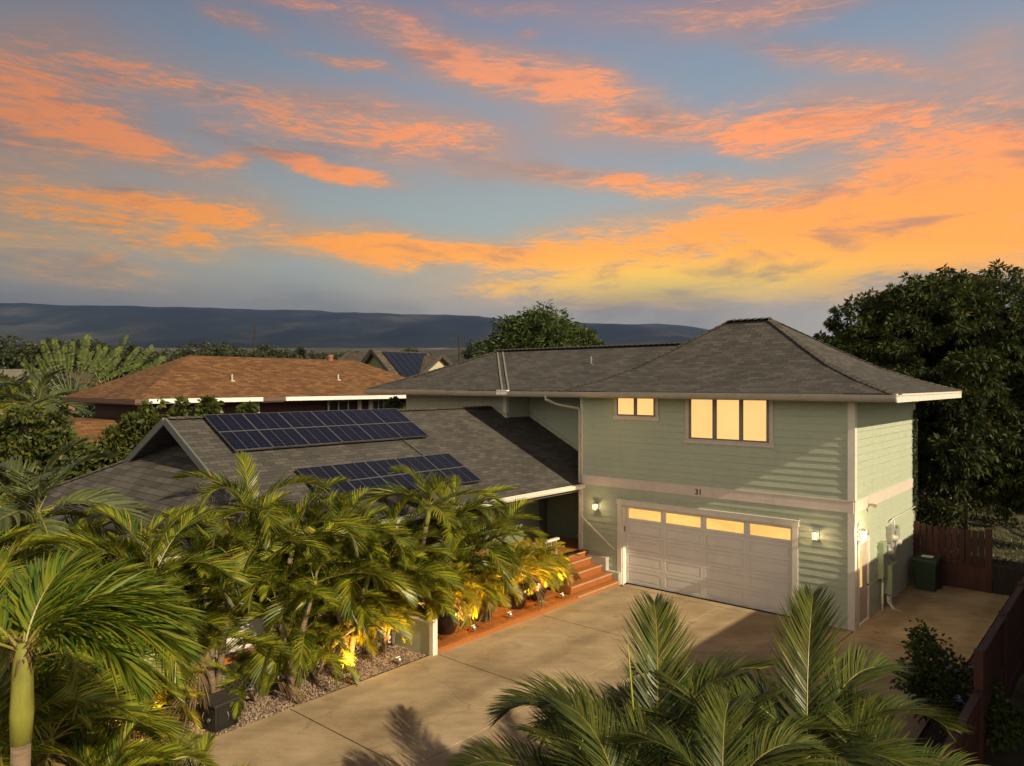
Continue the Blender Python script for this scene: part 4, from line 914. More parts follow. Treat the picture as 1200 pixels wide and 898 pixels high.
m = MB(); m.box((-2.0, .84, 4.0), (-1.0, .9, 5.25)); m.build("corner_window", plain("bronze_glass", (.03, .035, .03), .1), NB); m = MB(); m.box((-1.52, .8, 4.0), (-1.46, .84, 5.25)); m.box((-1.06, .8, 3.9), (-1.0, .84, 5.3)); m.build("corner_window_frame", WHITE, NB)
for (x, y) in ((-1.35, 4.2), (-1.45, 9.3)): m = MB(); z = ez - x * .484; m.tube([(x, y, z - .05), (x, y, z + .24)], .035, 10); m.box((x - .08, y - .08, z - .06), (x + .09, y + .08, z + .01)); m.build("vent_pipe", plain("vent_grey", (.42, .40, .36), .5), nroof)
m = MB(); m.lathe((-3.3, 10.2, rz_ - .1), [(.13, 0), (.13, .2), (.16, .21), (.12, .3), (0, .32)], 14); m.build("roof_vent", plain("terracotta_vent", (.22, .08, .05), .6), nroof)
m = MB(); m.add([(1.2, -.6, 3.25), (1.2, -7.2, 3.25), (-8.6, -7.2, 3.25), (-8.6, -.6, 3.25), (-2.0, .9, 4.75), (-2.0, -4.0, 4.75), (-5.4, -4.0, 4.75), (-5.4, .9, 4.75)], [(0, 4, 5, 1)[::-1], (1, 5, 6, 2)[::-1], (2, 6, 7, 3)[::-1], (4, 7, 6, 5)[::-1]]); m.build("lower_roof", ROOF_BROWN, NB, uv=True)
m = MB(); m.box((.5, -6.6, 0), (-8.0, .89, 3.3)); m.build("lower_storey", PINK, NB)

# neighbour on the right: its roof shades the side yard
NR = empty("right_neighbour_house", W(-5.6, -8.5), THETA, "single storey neighbour beyond the right fence, outside the view", "house")
m = MB(); e2 = 4.8
m.poly([(-0, 0, e2), (9, 0, e2), (4.5, 4.5, 6.4)]); m.poly([(9, 0, e2), (9, 19, e2), (4.5, 14.5, 6.4), (4.5, 4.5, 6.4)]); m.poly([(9, 19, e2), (0, 19, e2), (4.5, 14.5, 6.4)]); m.poly([(0, 19, e2), (0, 0, e2), (4.5, 4.5, 6.4), (4.5, 14.5, 6.4)]); m.build("roof", ROOF_FAR, NR, uv=True, solid=.1)
m = MB(); m.box((.7, .7, 0), (8.3, 18.3, e2 - .02)); m.build("wall", plain("neighbour_wall", (.4, .36, .28), .7), NR)

# far houses
def gable_house(name, loc, rz, w, l, ze, zr, wall, roofm, label, panel=None, ov=.5):
    t = empty(name, loc, rz, label, "house"); bd = plain("barge_dark", (.05, .045, .04), .7)
    m = MB(); m.poly([(-w / 2 - ov, -l / 2 - ov, ze), (0, -l / 2 - ov, zr), (0, l / 2 + ov, zr), (-w / 2 - ov, l / 2 + ov, ze)]); m.poly([(w / 2 + ov, -l / 2 - ov, ze), (0, -l / 2 - ov, zr), (0, l / 2 + ov, zr), (w / 2 + ov, l / 2 + ov, ze)][::-1])
    rf = m.build("roof", roofm, t, uv=True, solid=.18)
    m = MB(); k = (zr - ze) / (w / 2 + ov); zt = zr - k * w / 2 - .15
    for s in (-1, 1):
        y = s * l / 2; m.poly([(-w / 2, y, -6), (w / 2, y, -6), (w / 2, y, zt), (0, y, zr - .2), (-w / 2, y, zt)])
        m.poly([(s * w / 2, -l / 2, -6), (s * w / 2, l / 2, -6), (s * w / 2, l / 2, zt), (s * w / 2, -l / 2, zt)])
    m.build("wall", wall, t)
    m = MB(); 
    for s in (-1, 1): m = MB(); m.bar((0, s * (l / 2 + ov), zr), (-w / 2 - ov, s * (l / 2 + ov), ze), .06, .25, (0, 0, 1)); m.bar((0, s * (l / 2 + ov), zr), (w / 2 + ov, s * (l / 2 + ov), ze), .06, .25, (0, 0, 1)); m.build("barge_board", bd, t)
    if panel:
        y0, y1, f0, f1 = panel; a = Vector((w / 2 + ov, 0, ze - zr)); nn = Vector((zr - ze, 0, w / 2 + ov)).normalized()
        m = MB(); n = 7
        for i in range(n):
            ya, yb = y0 + (y1 - y0) * i / n + .03, y0 + (y1 - y0) * (i + 1) / n - .03; P = lambda f, y: Vector((0, y, zr)) + a * f + nn * .12
            m.poly([P(f0, ya), P(f1, ya), P(f1, yb), P(f0, yb)])
        m.build("solar_collector", plain("black_collector", (.012, .014, .022), .35), rf, solid=.06)
    return t
def D(px, Y, z): return Vector(((px - 600) / 863 * Y, Y, z))
GRW = plain("green_gable", (.16, .20, .10), .7); CRW = plain("cream_gable", (.45, .40, .26), .7)
gable_house("dark_roof_house", Vector((-9.4, 62.4, 0)), THETA, 6.0, 5.4, 5.9, 8.75, GRW, ROOF_FAR, "dark roofed house with large black solar collectors behind the brown roof", (-2.3, 2.6, .06, .95))
gable_house("dark_roof_house", Vector((-7.9, 63.9, 0)), THETA + R(90), 4.6, 4.4, 6.5, 8.45, CRW, ROOF_FAR, "dark roofed house with cream gable and round vent, far behind", None)
gable_house("dark_roof_house", D(424, 72, 0), THETA + R(90), 5, 3, 7.2, 9.1, GRW, ROOF_FAR, "small dark roof just left of the collector-covered roof")
gable_house("grey_roof_house", D(2, 60, 0), R(70), 9, 9, 5.0, 7.2, GRW, plain("pale_far_roof", (.17, .15, .11), .85, .2, 1), "pale olive roofed house far left behind the palms")
gable_house("far_shed", D(556, 80, 0), R(40), 5, 7, 6.4, 8.0, CRW, plain("slate_far", (.05, .055, .07), .7), "slate blue shed roof near the right utility pole")
for k, (px, Y, z, w) in enumerate(((188, 150, 7.2, 9), (352, 170, 9.4, 10), (395, 200, 11.2, 12), (575, 190, 10.2, 12), (125, 130, 6.2, 10))):
    gable_house("distant_house", D(px, Y, z - 5), R(-60 + k * 31), w, 13, 3.6, 5.6, CRW, (ROOF_BROWN, ROOF_FAR)[k % 2], ["tiny white-walled house left of the brown roof ridge", "tiny pale house behind the brown ridge middle", "tiny house roof right of brown ridge centre, far off", "tiny pale roof near the round mango tree", "tiny roof behind the fan palm"][k])
# utility poles
POLEM = plain("dark_pole", (.022, .018, .015), .9)
def pole(loc, h, label, arms):
    t = empty("utility_pole", loc, R(20), label, "utility pole", "utility poles on the skyline")
    m = MB(); m.tube([(0, 0, -2), (0, 0, h)], [.17, .11], 8); m.build("mast", POLEM, t)
    for z in arms: m = MB(); m.box((-.9, -.06, z), (.9, .06, z + .1)); [m.tube([(x, 0, z + .1), (x, 0, z + .28)], .04, 6) for x in (-.8, -.3, .3, .8)]; m.build("cross_arm", POLEM, t)
pole(D(298.5, 110, 2.2), 12.7, "tall bare utility pole above the brown roof", ()); pole(D(538, 105, 2.0), 10.9, "thin utility pole with cross arms near the dark roofed houses", (10.3, 9.2))
# ------------------------------------------------------------------ palms
LF_ARECA = leaf("areca_leaf", [(.030, .060, .007), (.08, .13, .012), (.15, .215, .016), (.30, .31, .022), (.16, .10, .022), (.05, .09, .010)], .36, .32, 1.3, .5, .5)
LF_GOLD = leaf("golden_leaf", [(.12, .16, .012), (.24, .24, .016), (.36, .29, .02), (.44, .30, .025), (.16, .20, .015)], .4, .35, 3)
LF_FORE = leaf("foreground_leaf", [(.030, .055, .010), (.055, .090, .014), (.095, .13, .020), (.12, .11, .026), (.05, .07, .012)], .42, .3, 1.2, .45, .4)
LF_ADON = leaf("plume_leaf", [(.040, .085, .010), (.085, .15, .014), (.14, .20, .018), (.25, .25, .025), (.07, .125, .012)], .42, .35, 2, .4)
LF_PALE = leaf("pale_leaf", [(.06, .085, .03), (.11, .135, .05), (.16, .18, .075)], .45, .3, 2)
LF_DEAD = leaf("dry_leaf", [(.13, .085, .03), (.20, .13, .05), (.10, .07, .03)], .7, .2, 2)
RACH = plain("rachis", (.26, .22, .05), .45, .2, 3)

def frond_mesh(name, L, n, ll, w, bend, v0, vr, droop, a0, a1, seed, mat, start=.16, arc=1.35, side=.25, thick=.012, wave=.0):
    """a pinnate palm leaf grown along +X: rachis curve bending down, leaflets on both sides"""
    r = random.Random(seed); S = 26; pts = [Vector((0, 0, 0))]; dirs = []
    sb = r.uniform(-side, side)
    for i in range(S):
        s = (i + .5) / S; ph = -bend * s ** arc; ya = sb * s * s
        d = Vector((math.cos(ph) * math.cos(ya), math.sin(ya), math.sin(ph))).normalized(); dirs.append(d); pts.append(pts[-1] + d * L / S)
    V = []; F = []; MI = []
    # rachis, three-sided taper
    for i, p in enumerate(pts):
        d = dirs[min(i, S - 1)]; b = Vector((0, 1, 0)); nn = d.cross(b).normalized() * -1; t = thick * (1 - .8 * i / S)
        for k in range(4): a = math.pi / 2 * k; V.append(p + b * (t * math.cos(a)) + nn * (t * .8 * math.sin(a)))
    for i in range(S):
        for k in range(4): k2 = (k + 1) % 4; F.append((i * 4 + k, i * 4 + k2, i * 4 + 4 + k2, i * 4 + 4 + k)); MI.append(1)
    tt = (0, .3, .68, 1.0); ww = (.45, 1.0, .72, .06)
    for i in range(n):
        for sg in (-1, 1):
            s = start + (1 - start) * (i + .5 + r.uniform(-.25, .25)) / n
            if s > .995: s = .995
            x = s * S; k = min(int(x), S - 1); fr = x - k; P = pts[k].lerp(pts[k + 1], fr); T = dirs[k]
            Bv = T.cross(Vector((0, 0, 1))); Bv.normalize(); Bv = -Bv; Nn = T.cross(Bv).normalized()
            if Nn.z < 0 and abs(T.z) < .9: Nn = -Nn
            q = (s - start) / (1 - start)
            prof = (math.sin(math.pi * (.18 + .74 * q)) ** .75) * (1 - .25 * q)
            l = ll * prof * r.uniform(.88, 1.08); a = a0 + (a1 - a0) * q + r.uniform(-.07, .07); vv = v0 + r.uniform(-vr, vr)
            d = T * math.cos(a) + (Bv * (sg * math.cos(vv)) + Nn * math.sin(vv)) * math.sin(a)
            wd = (T - d * T.dot(d)).normalized(); tw = r.uniform(-.35, .35) + wave; wd = (wd * math.cos(tw) + d.cross(wd) * math.sin(tw))
            dr = droop * r.uniform(.6, 1.4); b0 = len(V)
            if r.random() < .02: continue
            for t_, w_ in zip(tt, ww):
                c = P + d * (l * t_) + Vector((0, 0, -1)) * (dr * l * t_ * t_)
                V.append(c + wd * (w * w_ / 2)); V.append(c - wd * (w * w_ / 2))
            for j in range(3): F.append((b0 + 2 * j, b0 + 2 * j + 1, b0 + 2 * j + 3, b0 + 2 * j + 2)); MI.append(0)
    me = bpy.data.meshes.new(name); me.from_pydata([tuple(p) for p in V], [], F); me.materials.append(mat); me.materials.append(RACH)
    me.polygons.foreach_set("material_index", MI); me.update(); return me
FM = {}
FM['areca'] = [frond_mesh("frond", 1.6, 62, .50, .019, b, .62, .16, .30, .95, .40, 10 + i, LF_ARECA) for i, b in enumerate((1.3, 1.7, 1.0, 2.0))]
FM['gold'] = [frond_mesh("frond", 1.1, 46, .36, .018, b, .45, .22, .34, 1.0, .42, 20 + i, LF_GOLD) for i, b in enumerate((1.2, 1.7, 1.0))]
FM['fore'] = [frond_mesh("frond", 2.0, 100, .74, .020, b, .42, .14, .34, .92, .36, 30 + i, LF_FORE, side=.2, thick=.014, start=.10) for i, b in enumerate((1.0, 1.55, 2.1))]
FM['plume'] = [frond_mesh("frond", 1.65, 84, .66, .034, b, .3, .5, .34, .85, .35, 40 + i, LF_ADON, side=.3, thick=.018) for i, b in enumerate((1.0, 1.35, 1.8))]
FM['pale'] = [frond_mesh("frond", 1.7, 44, .55, .04, b, .5, .15, .35, 1.0, .45, 50 + i, LF_PALE) for i, b in enumerate((1.2, 1.7))]
FM['dead'] = [frond_mesh("frond", 1.3, 26, .40, .024, 2.4, .1, .5, .9, .9, .4, 60, LF_DEAD)]

def crown(parent, kind, p, specs, scale, rr):
    for (az, tilt, sc, var) in specs:
        me = FM[kind][var % len(FM[kind])]
        if kind in ('areca', 'gold') and tilt < 22 and rr.random() < .16: me = FM['dead'][0]
        o = bpy.data.objects.new("frond", me); COL.objects.link(o); o.parent = parent; o.location = p
        o.rotation_euler = (R(rr.uniform(-25, 25)), -R(tilt), R(az)); s = scale * sc; o.scale = (s, s * rr.choice((-1, 1)), s)
def auto(n, rr, top=82, low=-5, az0=0):
    out = []
    for i in range(n):
        t = i / max(1, n - 1); out.append((az0 + i * 137.5 + rr.uniform(-15, 15), top + (low - top) * t ** .9 + rr.uniform(-7, 7), .72 + .3 * min(1, t * 2 + .2) + rr.uniform(-.06, .06), rr.randrange(4)))
    return out
def palm(name, kind, base, stems, label, group=None, seed=0, scale=1.0, cat="palm", rad=.055, shaft=.35, fr_n=9, low=12, top=84, z0=.05, trunk_mat=None):
    """stems: (lean_x, lean_y, height[, frond specs]) from one root"""
    rr = random.Random(seed); t = empty(name, base, 0, label, cat, group)
    for st in stems:
        lx, ly, h = st[:3]; m = MB(); K = 7; pts = []; rs = []
        for i in range(K + 1):
            f = i / K; pts.append((lx * f ** 1.4, ly * f ** 1.4, h * f)); rs.append(rad * (1.25 - .35 * f) * (1 + (.05 if i % 2 else 0)))
        m.tube(pts, rs, 10); m.build("trunk", trunk_mat or BARK, t, smooth=True)
        if shaft:
            c = MB(); a = Vector(pts[-1]); d = (a - Vector(pts[-2])).normalized(); c.tube([a, a + d * shaft * .3, a + d * shaft * .8, a + d * shaft], [rad * .98, rad * 1.12, rad * .95, rad * .55], 12); c.build("crown_shaft", CROWN, t, smooth=True)
            top_ = a + d * shaft * .9
        else: top_ = Vector(pts[-1])
        sp = st[3] if len(st) > 3 else auto(fr_n, rr, top, low, rr.uniform(0, 360))
        crown(t, kind, top_, sp, scale, rr)
    return t
def bunch(seed, n, h, spread, hv=.35):
    rr = random.Random(seed); out = []
    for i in range(n):
        a = 2 * math.pi * i / n + rr.uniform(-.5, .5); s = spread * rr.uniform(.5, 1); out.append((s * math.cos(a), s * math.sin(a), h * rr.uniform(1 - hv, 1)))
    return out
GP = "row of golden cane palms along the low wing"
# tall row along the planting bed and deck: u, v, height, stems, label
row = [
 (7.75, -13.6, 2.7, 3, "areca", "cane palm behind the black cabinet, left end of the row"),
 (7.55, -12.2, 2.5, 3, "areca", "cane palm with slim trunk just behind the black cabinet"),
 (7.75, -10.9, 4.1, 2, "areca", "tallest cane palm, its pale upright frond crossing the upper solar array"),
 (7.15, -10.9, 2.1, 3, "areca", "cane palm leaning over the gravel with paired pale trunks"),
 (7.8, -10.0, 2.8, 3, "areca", "full green cane palm in front of the lower solar array's left end"),
 (7.2, -9.5, 2.0, 3, "areca", "cane palm above the lamp-lit golden fronds in the gravel bed"),
 (7.7, -8.6, 2.35, 3, "areca", "cane palm in front of the lower solar array's middle"),
 (7.45, -7.6, 2.9, 2, "areca", "cane palm with bright yellow trunk beside the green garden wall"),
 (7.9, -6.6, 2.3, 3, "areca", "cane palm over the deck hiding the end of the eave gutter"),
 (7.6, -6.0, 2.1, 3, "areca", "cane palm rising behind the second deck pot"),
 (7.6, -5.1, 1.7, 3, "areca", "cane palm at the porch, rightmost of the tall row"),
]
for i, (u, v_, h, ns, k, lab) in enumerate(row):
    palm("cane_palm", k, W(u, v_, .05), bunch(100 + i, ns, h - .1, .5, .42), lab, GP, 200 + i, 1.16, fr_n=7, shaft=.4, low=38 if i < 2 else 20)
low = [
 (7.6, -13.6, .4, 3, .6, "small feathery palm left of the black cabinet"), (7.35, -11.5, .35, 3, .6, "low bright green palm right of the black cabinet"), (7.35, -10.2, .45, 3, .7, "low palm in gravel in front of the paired trunks"),
 (7.6, -9.2, .7, 4, .9, "lamp-lit yellow palm in the middle of gravel bed"), (7.5, -8.3, .7, 4, .9, "lamp-lit golden palm beside the white end post"), (7.5, -10.6, 1.1, 3, 1.0, "mid-height palm filling under the tallest cane palm"),
 (7.6, -12.6, 1.2, 3, 1.0, "mid-height palm against the white porch parapet"), (7.55, -9.2, 1.3, 3, 1.0, "mid-height palm behind the lamp-lit yellow palm"), (7.7, -7.9, 1.3, 3, 1.0, "mid-height palm behind the green garden wall")]
for i, (u, v_, h, ns, s, lab) in enumerate(low):
    palm("young_cane_palm", 'gold' if i in (3, 4) else 'areca', W(u, v_, .05), bunch(300 + i, ns, h, .22), lab, "young palms filling the gravel bed", 320 + i, s, rad=.03, shaft=.15, fr_n=8, low=18)
# potted palms on the deck
def pot(loc, label, s=1.0):
    t = empty("plant_pot", loc, 0, label, "pot", "glazed pots on the deck")
    m = MB(); m.lathe((0, 0, 0), [(0, .0), (.17 * s, .0), (.20 * s, .03), (.27 * s, .22), (.29 * s, .36), (.255 * s, .45), (.285 * s, .48), (.285 * s, .51), (.24 * s, .51), (.23 * s, .45), (0, .44)], 24); m.build("vessel", POT, t, smooth=True)
    m = MB(); m.lathe((0, 0, 0), [(.23 * s, .46), (0, .47)], 16); m.build("potting_soil", SOIL, t); return t
pots = [(7.16, -6.75, 1.1, "leftmost of the brown glazed pots on the deck"), (7.14, -5.5, 1.0, "second brown glazed pot from the left on the deck"), (7.14, -4.2, 1.0, "third brown glazed pot from the left on the deck"), (7.2, -3.25, .95, "rightmost brown glazed pot, beside the deck steps")]
for i, (u, v_, s, lab) in enumerate(pots):
    pot(W(u, v_, .2), lab, s)
    palm("potted_palm", 'gold', W(u, v_, .62), bunch(400 + i, 5, .45, .15), "golden palm growing in the " + ["leftmost deck pot", "second deck pot from the left", "third deck pot from the left", "deck pot beside the steps"][i], "potted golden palms on the deck", 420 + i, .86 if i == 3 else 1.0, rad=.022, shaft=.12, fr_n=9, low=5)
for i, (u, v_, s, lab) in enumerate([(7.65, -2.15, .5, "green palm spilling over the railing beside top steps"), (7.55, -3.0, .62, "bushy palm against the porch railing behind third pot"), (7.6, -6.1, .95, "bushy palm against the railing behind first pots")]):
    palm("deck_palm", 'areca', W(u, v_, .2), bunch(450 + i, 4, .45 if i < 2 else .8, .2), lab, "palms along the porch railing", 460 + i, s, rad=.025, shaft=.15, fr_n=8, low=15)
# white cloth over the railing
m = MB(); n = 16
for i in range(n):
    for j in range(8):
        def cp(i, j):
            y = -4.55 + 1.0 * i / n; a = (j - 4) / 4
            return (-7.81 + (.09 * a if abs(a) < .6 else (.06 if a > 0 else -.06) + .03 * math.sin(i * 1.3) * (1 if a > 0 else -1)), y, 1.54 - max(0, abs(a) - .4) * .75 + .012 * math.sin(i * .9 + j))
        m.poly([cp(i, j), cp(i + 1, j), cp(i + 1, j + 1), cp(i, j + 1)])
cl = m.build("white_cloth", plain("white_cotton", (.75, .72, .62), .9, .04), None, smooth=True, solid=.006); cl.location = W(0, 0); cl.rotation_euler = (0, 0, THETA)
tag(cl, "white cloth draped over the porch railing behind potted palms", "cloth")

# garden spotlights
def spot(loc, aim, label, power, ball=True):
    t = empty("garden_spotlight", loc, 0, label, "spotlight", "silver garden spotlights")
    a = Vector(aim).normalized(); m = MB(); m.tube([(0, 0, 0), (0, 0, .06)], .012, 6); m.build("stem", SILVER, t)
    c = Vector((0, 0, .10)); m = MB(); m.tube([c - a * .07, c - a * .05, c + a * .0, c + a * .06], [.02, .045, .055, .058], 14); m.build("lamp_head", SILVER, t, smooth=True)
    m = MB(); m.tube([c + a * .0605, c + a * .064], [.045, .045], 14); m.build("lens", glow("spot_lens", (1, .75, .35), 6, .02), t)
    l = bpy.data.lights.new("spot_light", 'SPOT'); l.energy = power; l.color = (1, .55, .13); l.spot_size = R(115); l.spot_blend = .6; l.shadow_soft_size = .04
    o = bpy.data.objects.new("spot_light", l); COL.objects.link(o); o.parent = t; o.location = c + a * .08; o.rotation_euler = a.to_track_quat('-Z', 'Y').to_euler()
up = W(8, 0) - W(7, 0)
for (u, v_, z, lab, pw) in ((6.66, -6.3, .2, "silver spotlight on deck edge at the leftmost pot", 150), (6.66, -5.0, .2, "silver spotlight on deck edge at the second pot", 150), (6.66, -3.7, .2, "silver spotlight on deck edge at the third pot", 150), (6.68, -2.8, .2, "silver spotlight on deck edge beside the pot nearest steps", 110)):
    spot(W(u, v_, z), up * .5 + Vector((0, 0, .9)), lab, pw * 2.4)
for (u, v_, lab, pw) in ((6.72, -8.55, "silver spotlight in gravel near the white end post", 110), (6.74, -9.7, "silver spotlight in gravel under the yellow-lit palm", 90), (7.1, -13.7, "spotlight hidden among palms left of the black cabinet", 150)):
    spot(W(u, v_, .07), up * .5 + Vector((0, 0, .85)), lab, pw * 2.4)

# foreground left plume palm: trunk in view, crown cut by the frame edge
specs = [(2, 34, 1.05, 1), (14, 42, 1.0, 1), (-8, 26, .95, 1), (30, 50, .9, 1), (6, 52, .85, 1), (55, 62, .8, 1), (85, 74, .75, 1), (120, 55, .9, 1), (165, 40, 1.0, 1), (205, 34, .9, 1), (345, 40, .8, 2), (70, 30, .95, 1), (40, 26, .95, 1), (22, 28, .95, 1), (140, 30, .9, 2)]
palm("foreground_plume_palm", 'plume', (-4.22, 6.25, .05), [(.02, .05, 2.95, specs)], "large palm in left foreground with fat yellow-green crown shaft", None, 7, .86, rad=.082, shaft=.85)
near = [o for o in COL.objects if o.name == "foreground_plume_palm"][0]; m = MB(); rr = random.Random(2)
for k in range(46):
    a = rr.uniform(0, 6.28); z0 = 2.95 + rr.uniform(.72, .86); r0 = .075
    p = Vector((.02 + r0 * math.cos(a), .05 + r0 * math.sin(a), z0)); q = p + Vector((math.cos(a) * rr.uniform(.0, .07), math.sin(a) * rr.uniform(.0, .07), rr.uniform(-.16, .10))); t_ = Vector((-math.sin(a), math.cos(a), 0)) * rr.uniform(.006, .02)
    m.poly([p - t_, p + t_, q + t_ * .2, q - t_ * .2])
m.build("fibre_sheath", plain("brown_fibre", (.10, .055, .025), .9, .4, 12), near)
# dense palms around and behind it
left = [(-6.6, 9.6, 2.7, 'areca', 2, "cane palm behind the large left foreground palm"), (-8.3, 11.0, 3.1, 'areca', 2, "bright green palm at left edge, halfway up"), (-8.7, 13.2, 4.3, 'pale', 1, "pale silvery palm at left edge before the grey roof"),
        (-7.0, 11.3, 2.3, 'areca', 2, "dark cane palm between large left palm and black cabinet"), (-5.2, 8.9, 1.0, 'areca', 3, "low palm under the large left foreground palm"), (-6.5, 12.4, 2.5, 'areca', 2, "palm tops just below the left end of grey skirt roof"),
        (-9.4, 12.6, 3.4, 'areca', 2, "palm clump at the left frame edge"), (-6.7, 11.3, 1.4, 'areca', 3, "low dark palm in the left bed"), (-6.0, 9.0, 1.9, 'areca', 3, "mid-height palm behind the left foreground trunk"), (-6.2, 10.0, .8, 'areca', 2, "small shaded palm beneath the plume palm's fronds"),
        (-9.3, 14.8, 2.7, 'areca', 2, "palm before the left end of the grey skirt roof"), (-6.25, 12.55, .7, 'gold', 3, "lamp-lit yellow palm left of black cabinet"), (-4.6, 9.9, .3, 'areca', 2, "tuft of palm fronds at the bottom near driveway corner"), (-7.2, 14.6, 2.0, 'areca', 3, "palm before the gablet roof's left foot")]
for i, (x, y, h, k, ns, lab) in enumerate(left):
    palm("cane_palm" if h > 1.6 else "young_cane_palm", k, (x, y, .05), bunch(500 + i, ns, h - (.5 if h > 1.6 else .1), .3, .2), lab, GP if h > 1.6 else "young palms filling the gravel bed", 520 + i, 1.15 if h > 1.6 else .9, fr_n=11, low=-10, rad=.06 if h > 1.6 else .03, shaft=.45 if h > 1.6 else .15)
# foreground centre palms: explicit fronds (azimuth, tilt, scale, variant)
A = [(158, 50, 1.05, 1), (172, 18, .95, 1), (70, 72, 1.08, 0), (28, 70, 1.0, 1), (100, 62, .8, 2), (15, 45, 1.0, 2), (-20, 40, .9, 2), (200, 35, .9, 2), (240, 40, .85, 2), (290, 45, .8, 2), (330, 30, .9, 1), (125, 32, .95, 1), (-60, 62, .7, 1)]
palm("foreground_cane_palm", 'fore', (1.45, 8.2, .05), [(.1, -.02, 1.3, A)], "tall-fronded palm at bottom centre in front of the driveway", "foreground palms at the bottom edge", 71, 1.0, rad=.07, shaft=.4)
A2 = [(165, 40, .9, 1), (120, 70, .8, 1), (190, 20, .8, 2), (215, 50, .8, 1), (260, 45, .8, 2), (80, 55, .9, 2), (30, 60, .8, 1), (-40, 40, .8, 2), (150, 8, .9, 2)]
palm("foreground_cane_palm", 'fore', (.75, 7.8, .05), [(0, 0, 1.15, A2)], "lower dark palm at bottom, left of the bottom-centre palm", "foreground palms at the bottom edge", 72, .95, rad=.07, shaft=.35)
B = [(72, 80, 1.05, 0), (35, 60, 1.05, 1), (10, 48, 1.0, 1), (150, 62, 1.0, 2), (175, 48, .9, 2), (120, 50, .9, 1), (-15, 30, 1.0, 2), (-50, 40, .9, 2), (220, 40, .9, 1), (260, 50, .85, 1), (300, 45, .9, 1), (-5, 15, .9, 2), (95, 40, .8, 1)]
palm("foreground_cane_palm", 'fore', (3.2, 8.4, .05), [(.12, .0, 1.3, B)], "foreground palm with upright frond in front of the garage's right corner", "foreground palms at the bottom edge", 73, 1.0, rad=.07, shaft=.4)
E_ = [(170, 30, .9, 2), (140, 50, .9, 1), (110, 65, .9, 1), (60, 60, .9, 2), (20, 45, .9, 1), (-15, 35, .9, 2), (200, 40, .9, 1), (240, 45, .8, 2), (-50, 50, .8, 1), (90, 35, .9, 2), (0, 15, .8, 2), (180, 8, .8, 1)]
palm("foreground_cane_palm", 'fore', (2.35, 7.9, .05), [(0, 0, 1.5, E_)], "dense dark palm at the bottom filling between the two upright-frond palms", "foreground palms at the bottom edge", 77, .95, rad=.07, shaft=.3)
palm("foreground_cane_palm", 'fore', (1.1, 7.3, .05), [(0, 0, 1.45, E_)], "dark shaded palm at the bottom, under the long frond reaching over the driveway", "foreground palms at the bottom edge", 78, .9, rad=.07, shaft=.3)
C_ = [(60, 60, .9, 1), (20, 45, .95, 2), (100, 70, .85, 1), (150, 50, .9, 2), (-10, 25, .9, 2), (180, 35, .8, 2), (230, 45, .8, 1), (290, 40, .8, 1), (40, 25, .9, 2)]
palm("foreground_cane_palm", 'fore', (3.75, 7.8, .05), [(.1, 0, 1.15, C_)], "low foreground palm at bottom right before the concrete yard", "foreground palms at the bottom edge", 74, .95, rad=.07, shaft=.35)
D_ = [(75, 65, .8, 1), (30, 50, .8, 1), (130, 55, .8, 2), (0, 30, .8, 2), (180, 40, .8, 2), (240, 50, .8, 1), (300, 45, .8, 1)]
palm("foreground_cane_palm", 'fore', (2.0, 7.0, .05), [(0, 0, 1.7, D_)], "short palm at the bottom edge between two foreground palms", "foreground palms at the bottom edge", 75, .9, rad=.07, shaft=.3)
# spear leaf rising from the centre palm
m = MB(); m.tube([(0, 0, 0), (-.05, 0, .6), (-.10, 0, 1.25)], [.016, .012, .002], 8); sp = m.build("spear_leaf", plain("spear_yellow", (.30, .30, .05), .4), None, smooth=True)
sp.parent = [o for o in COL.objects if o.name.startswith("foreground_cane_palm") and o.get('label', '').startswith("tall-fronded")][0]; sp.location = (-.05, .1, 1.95)

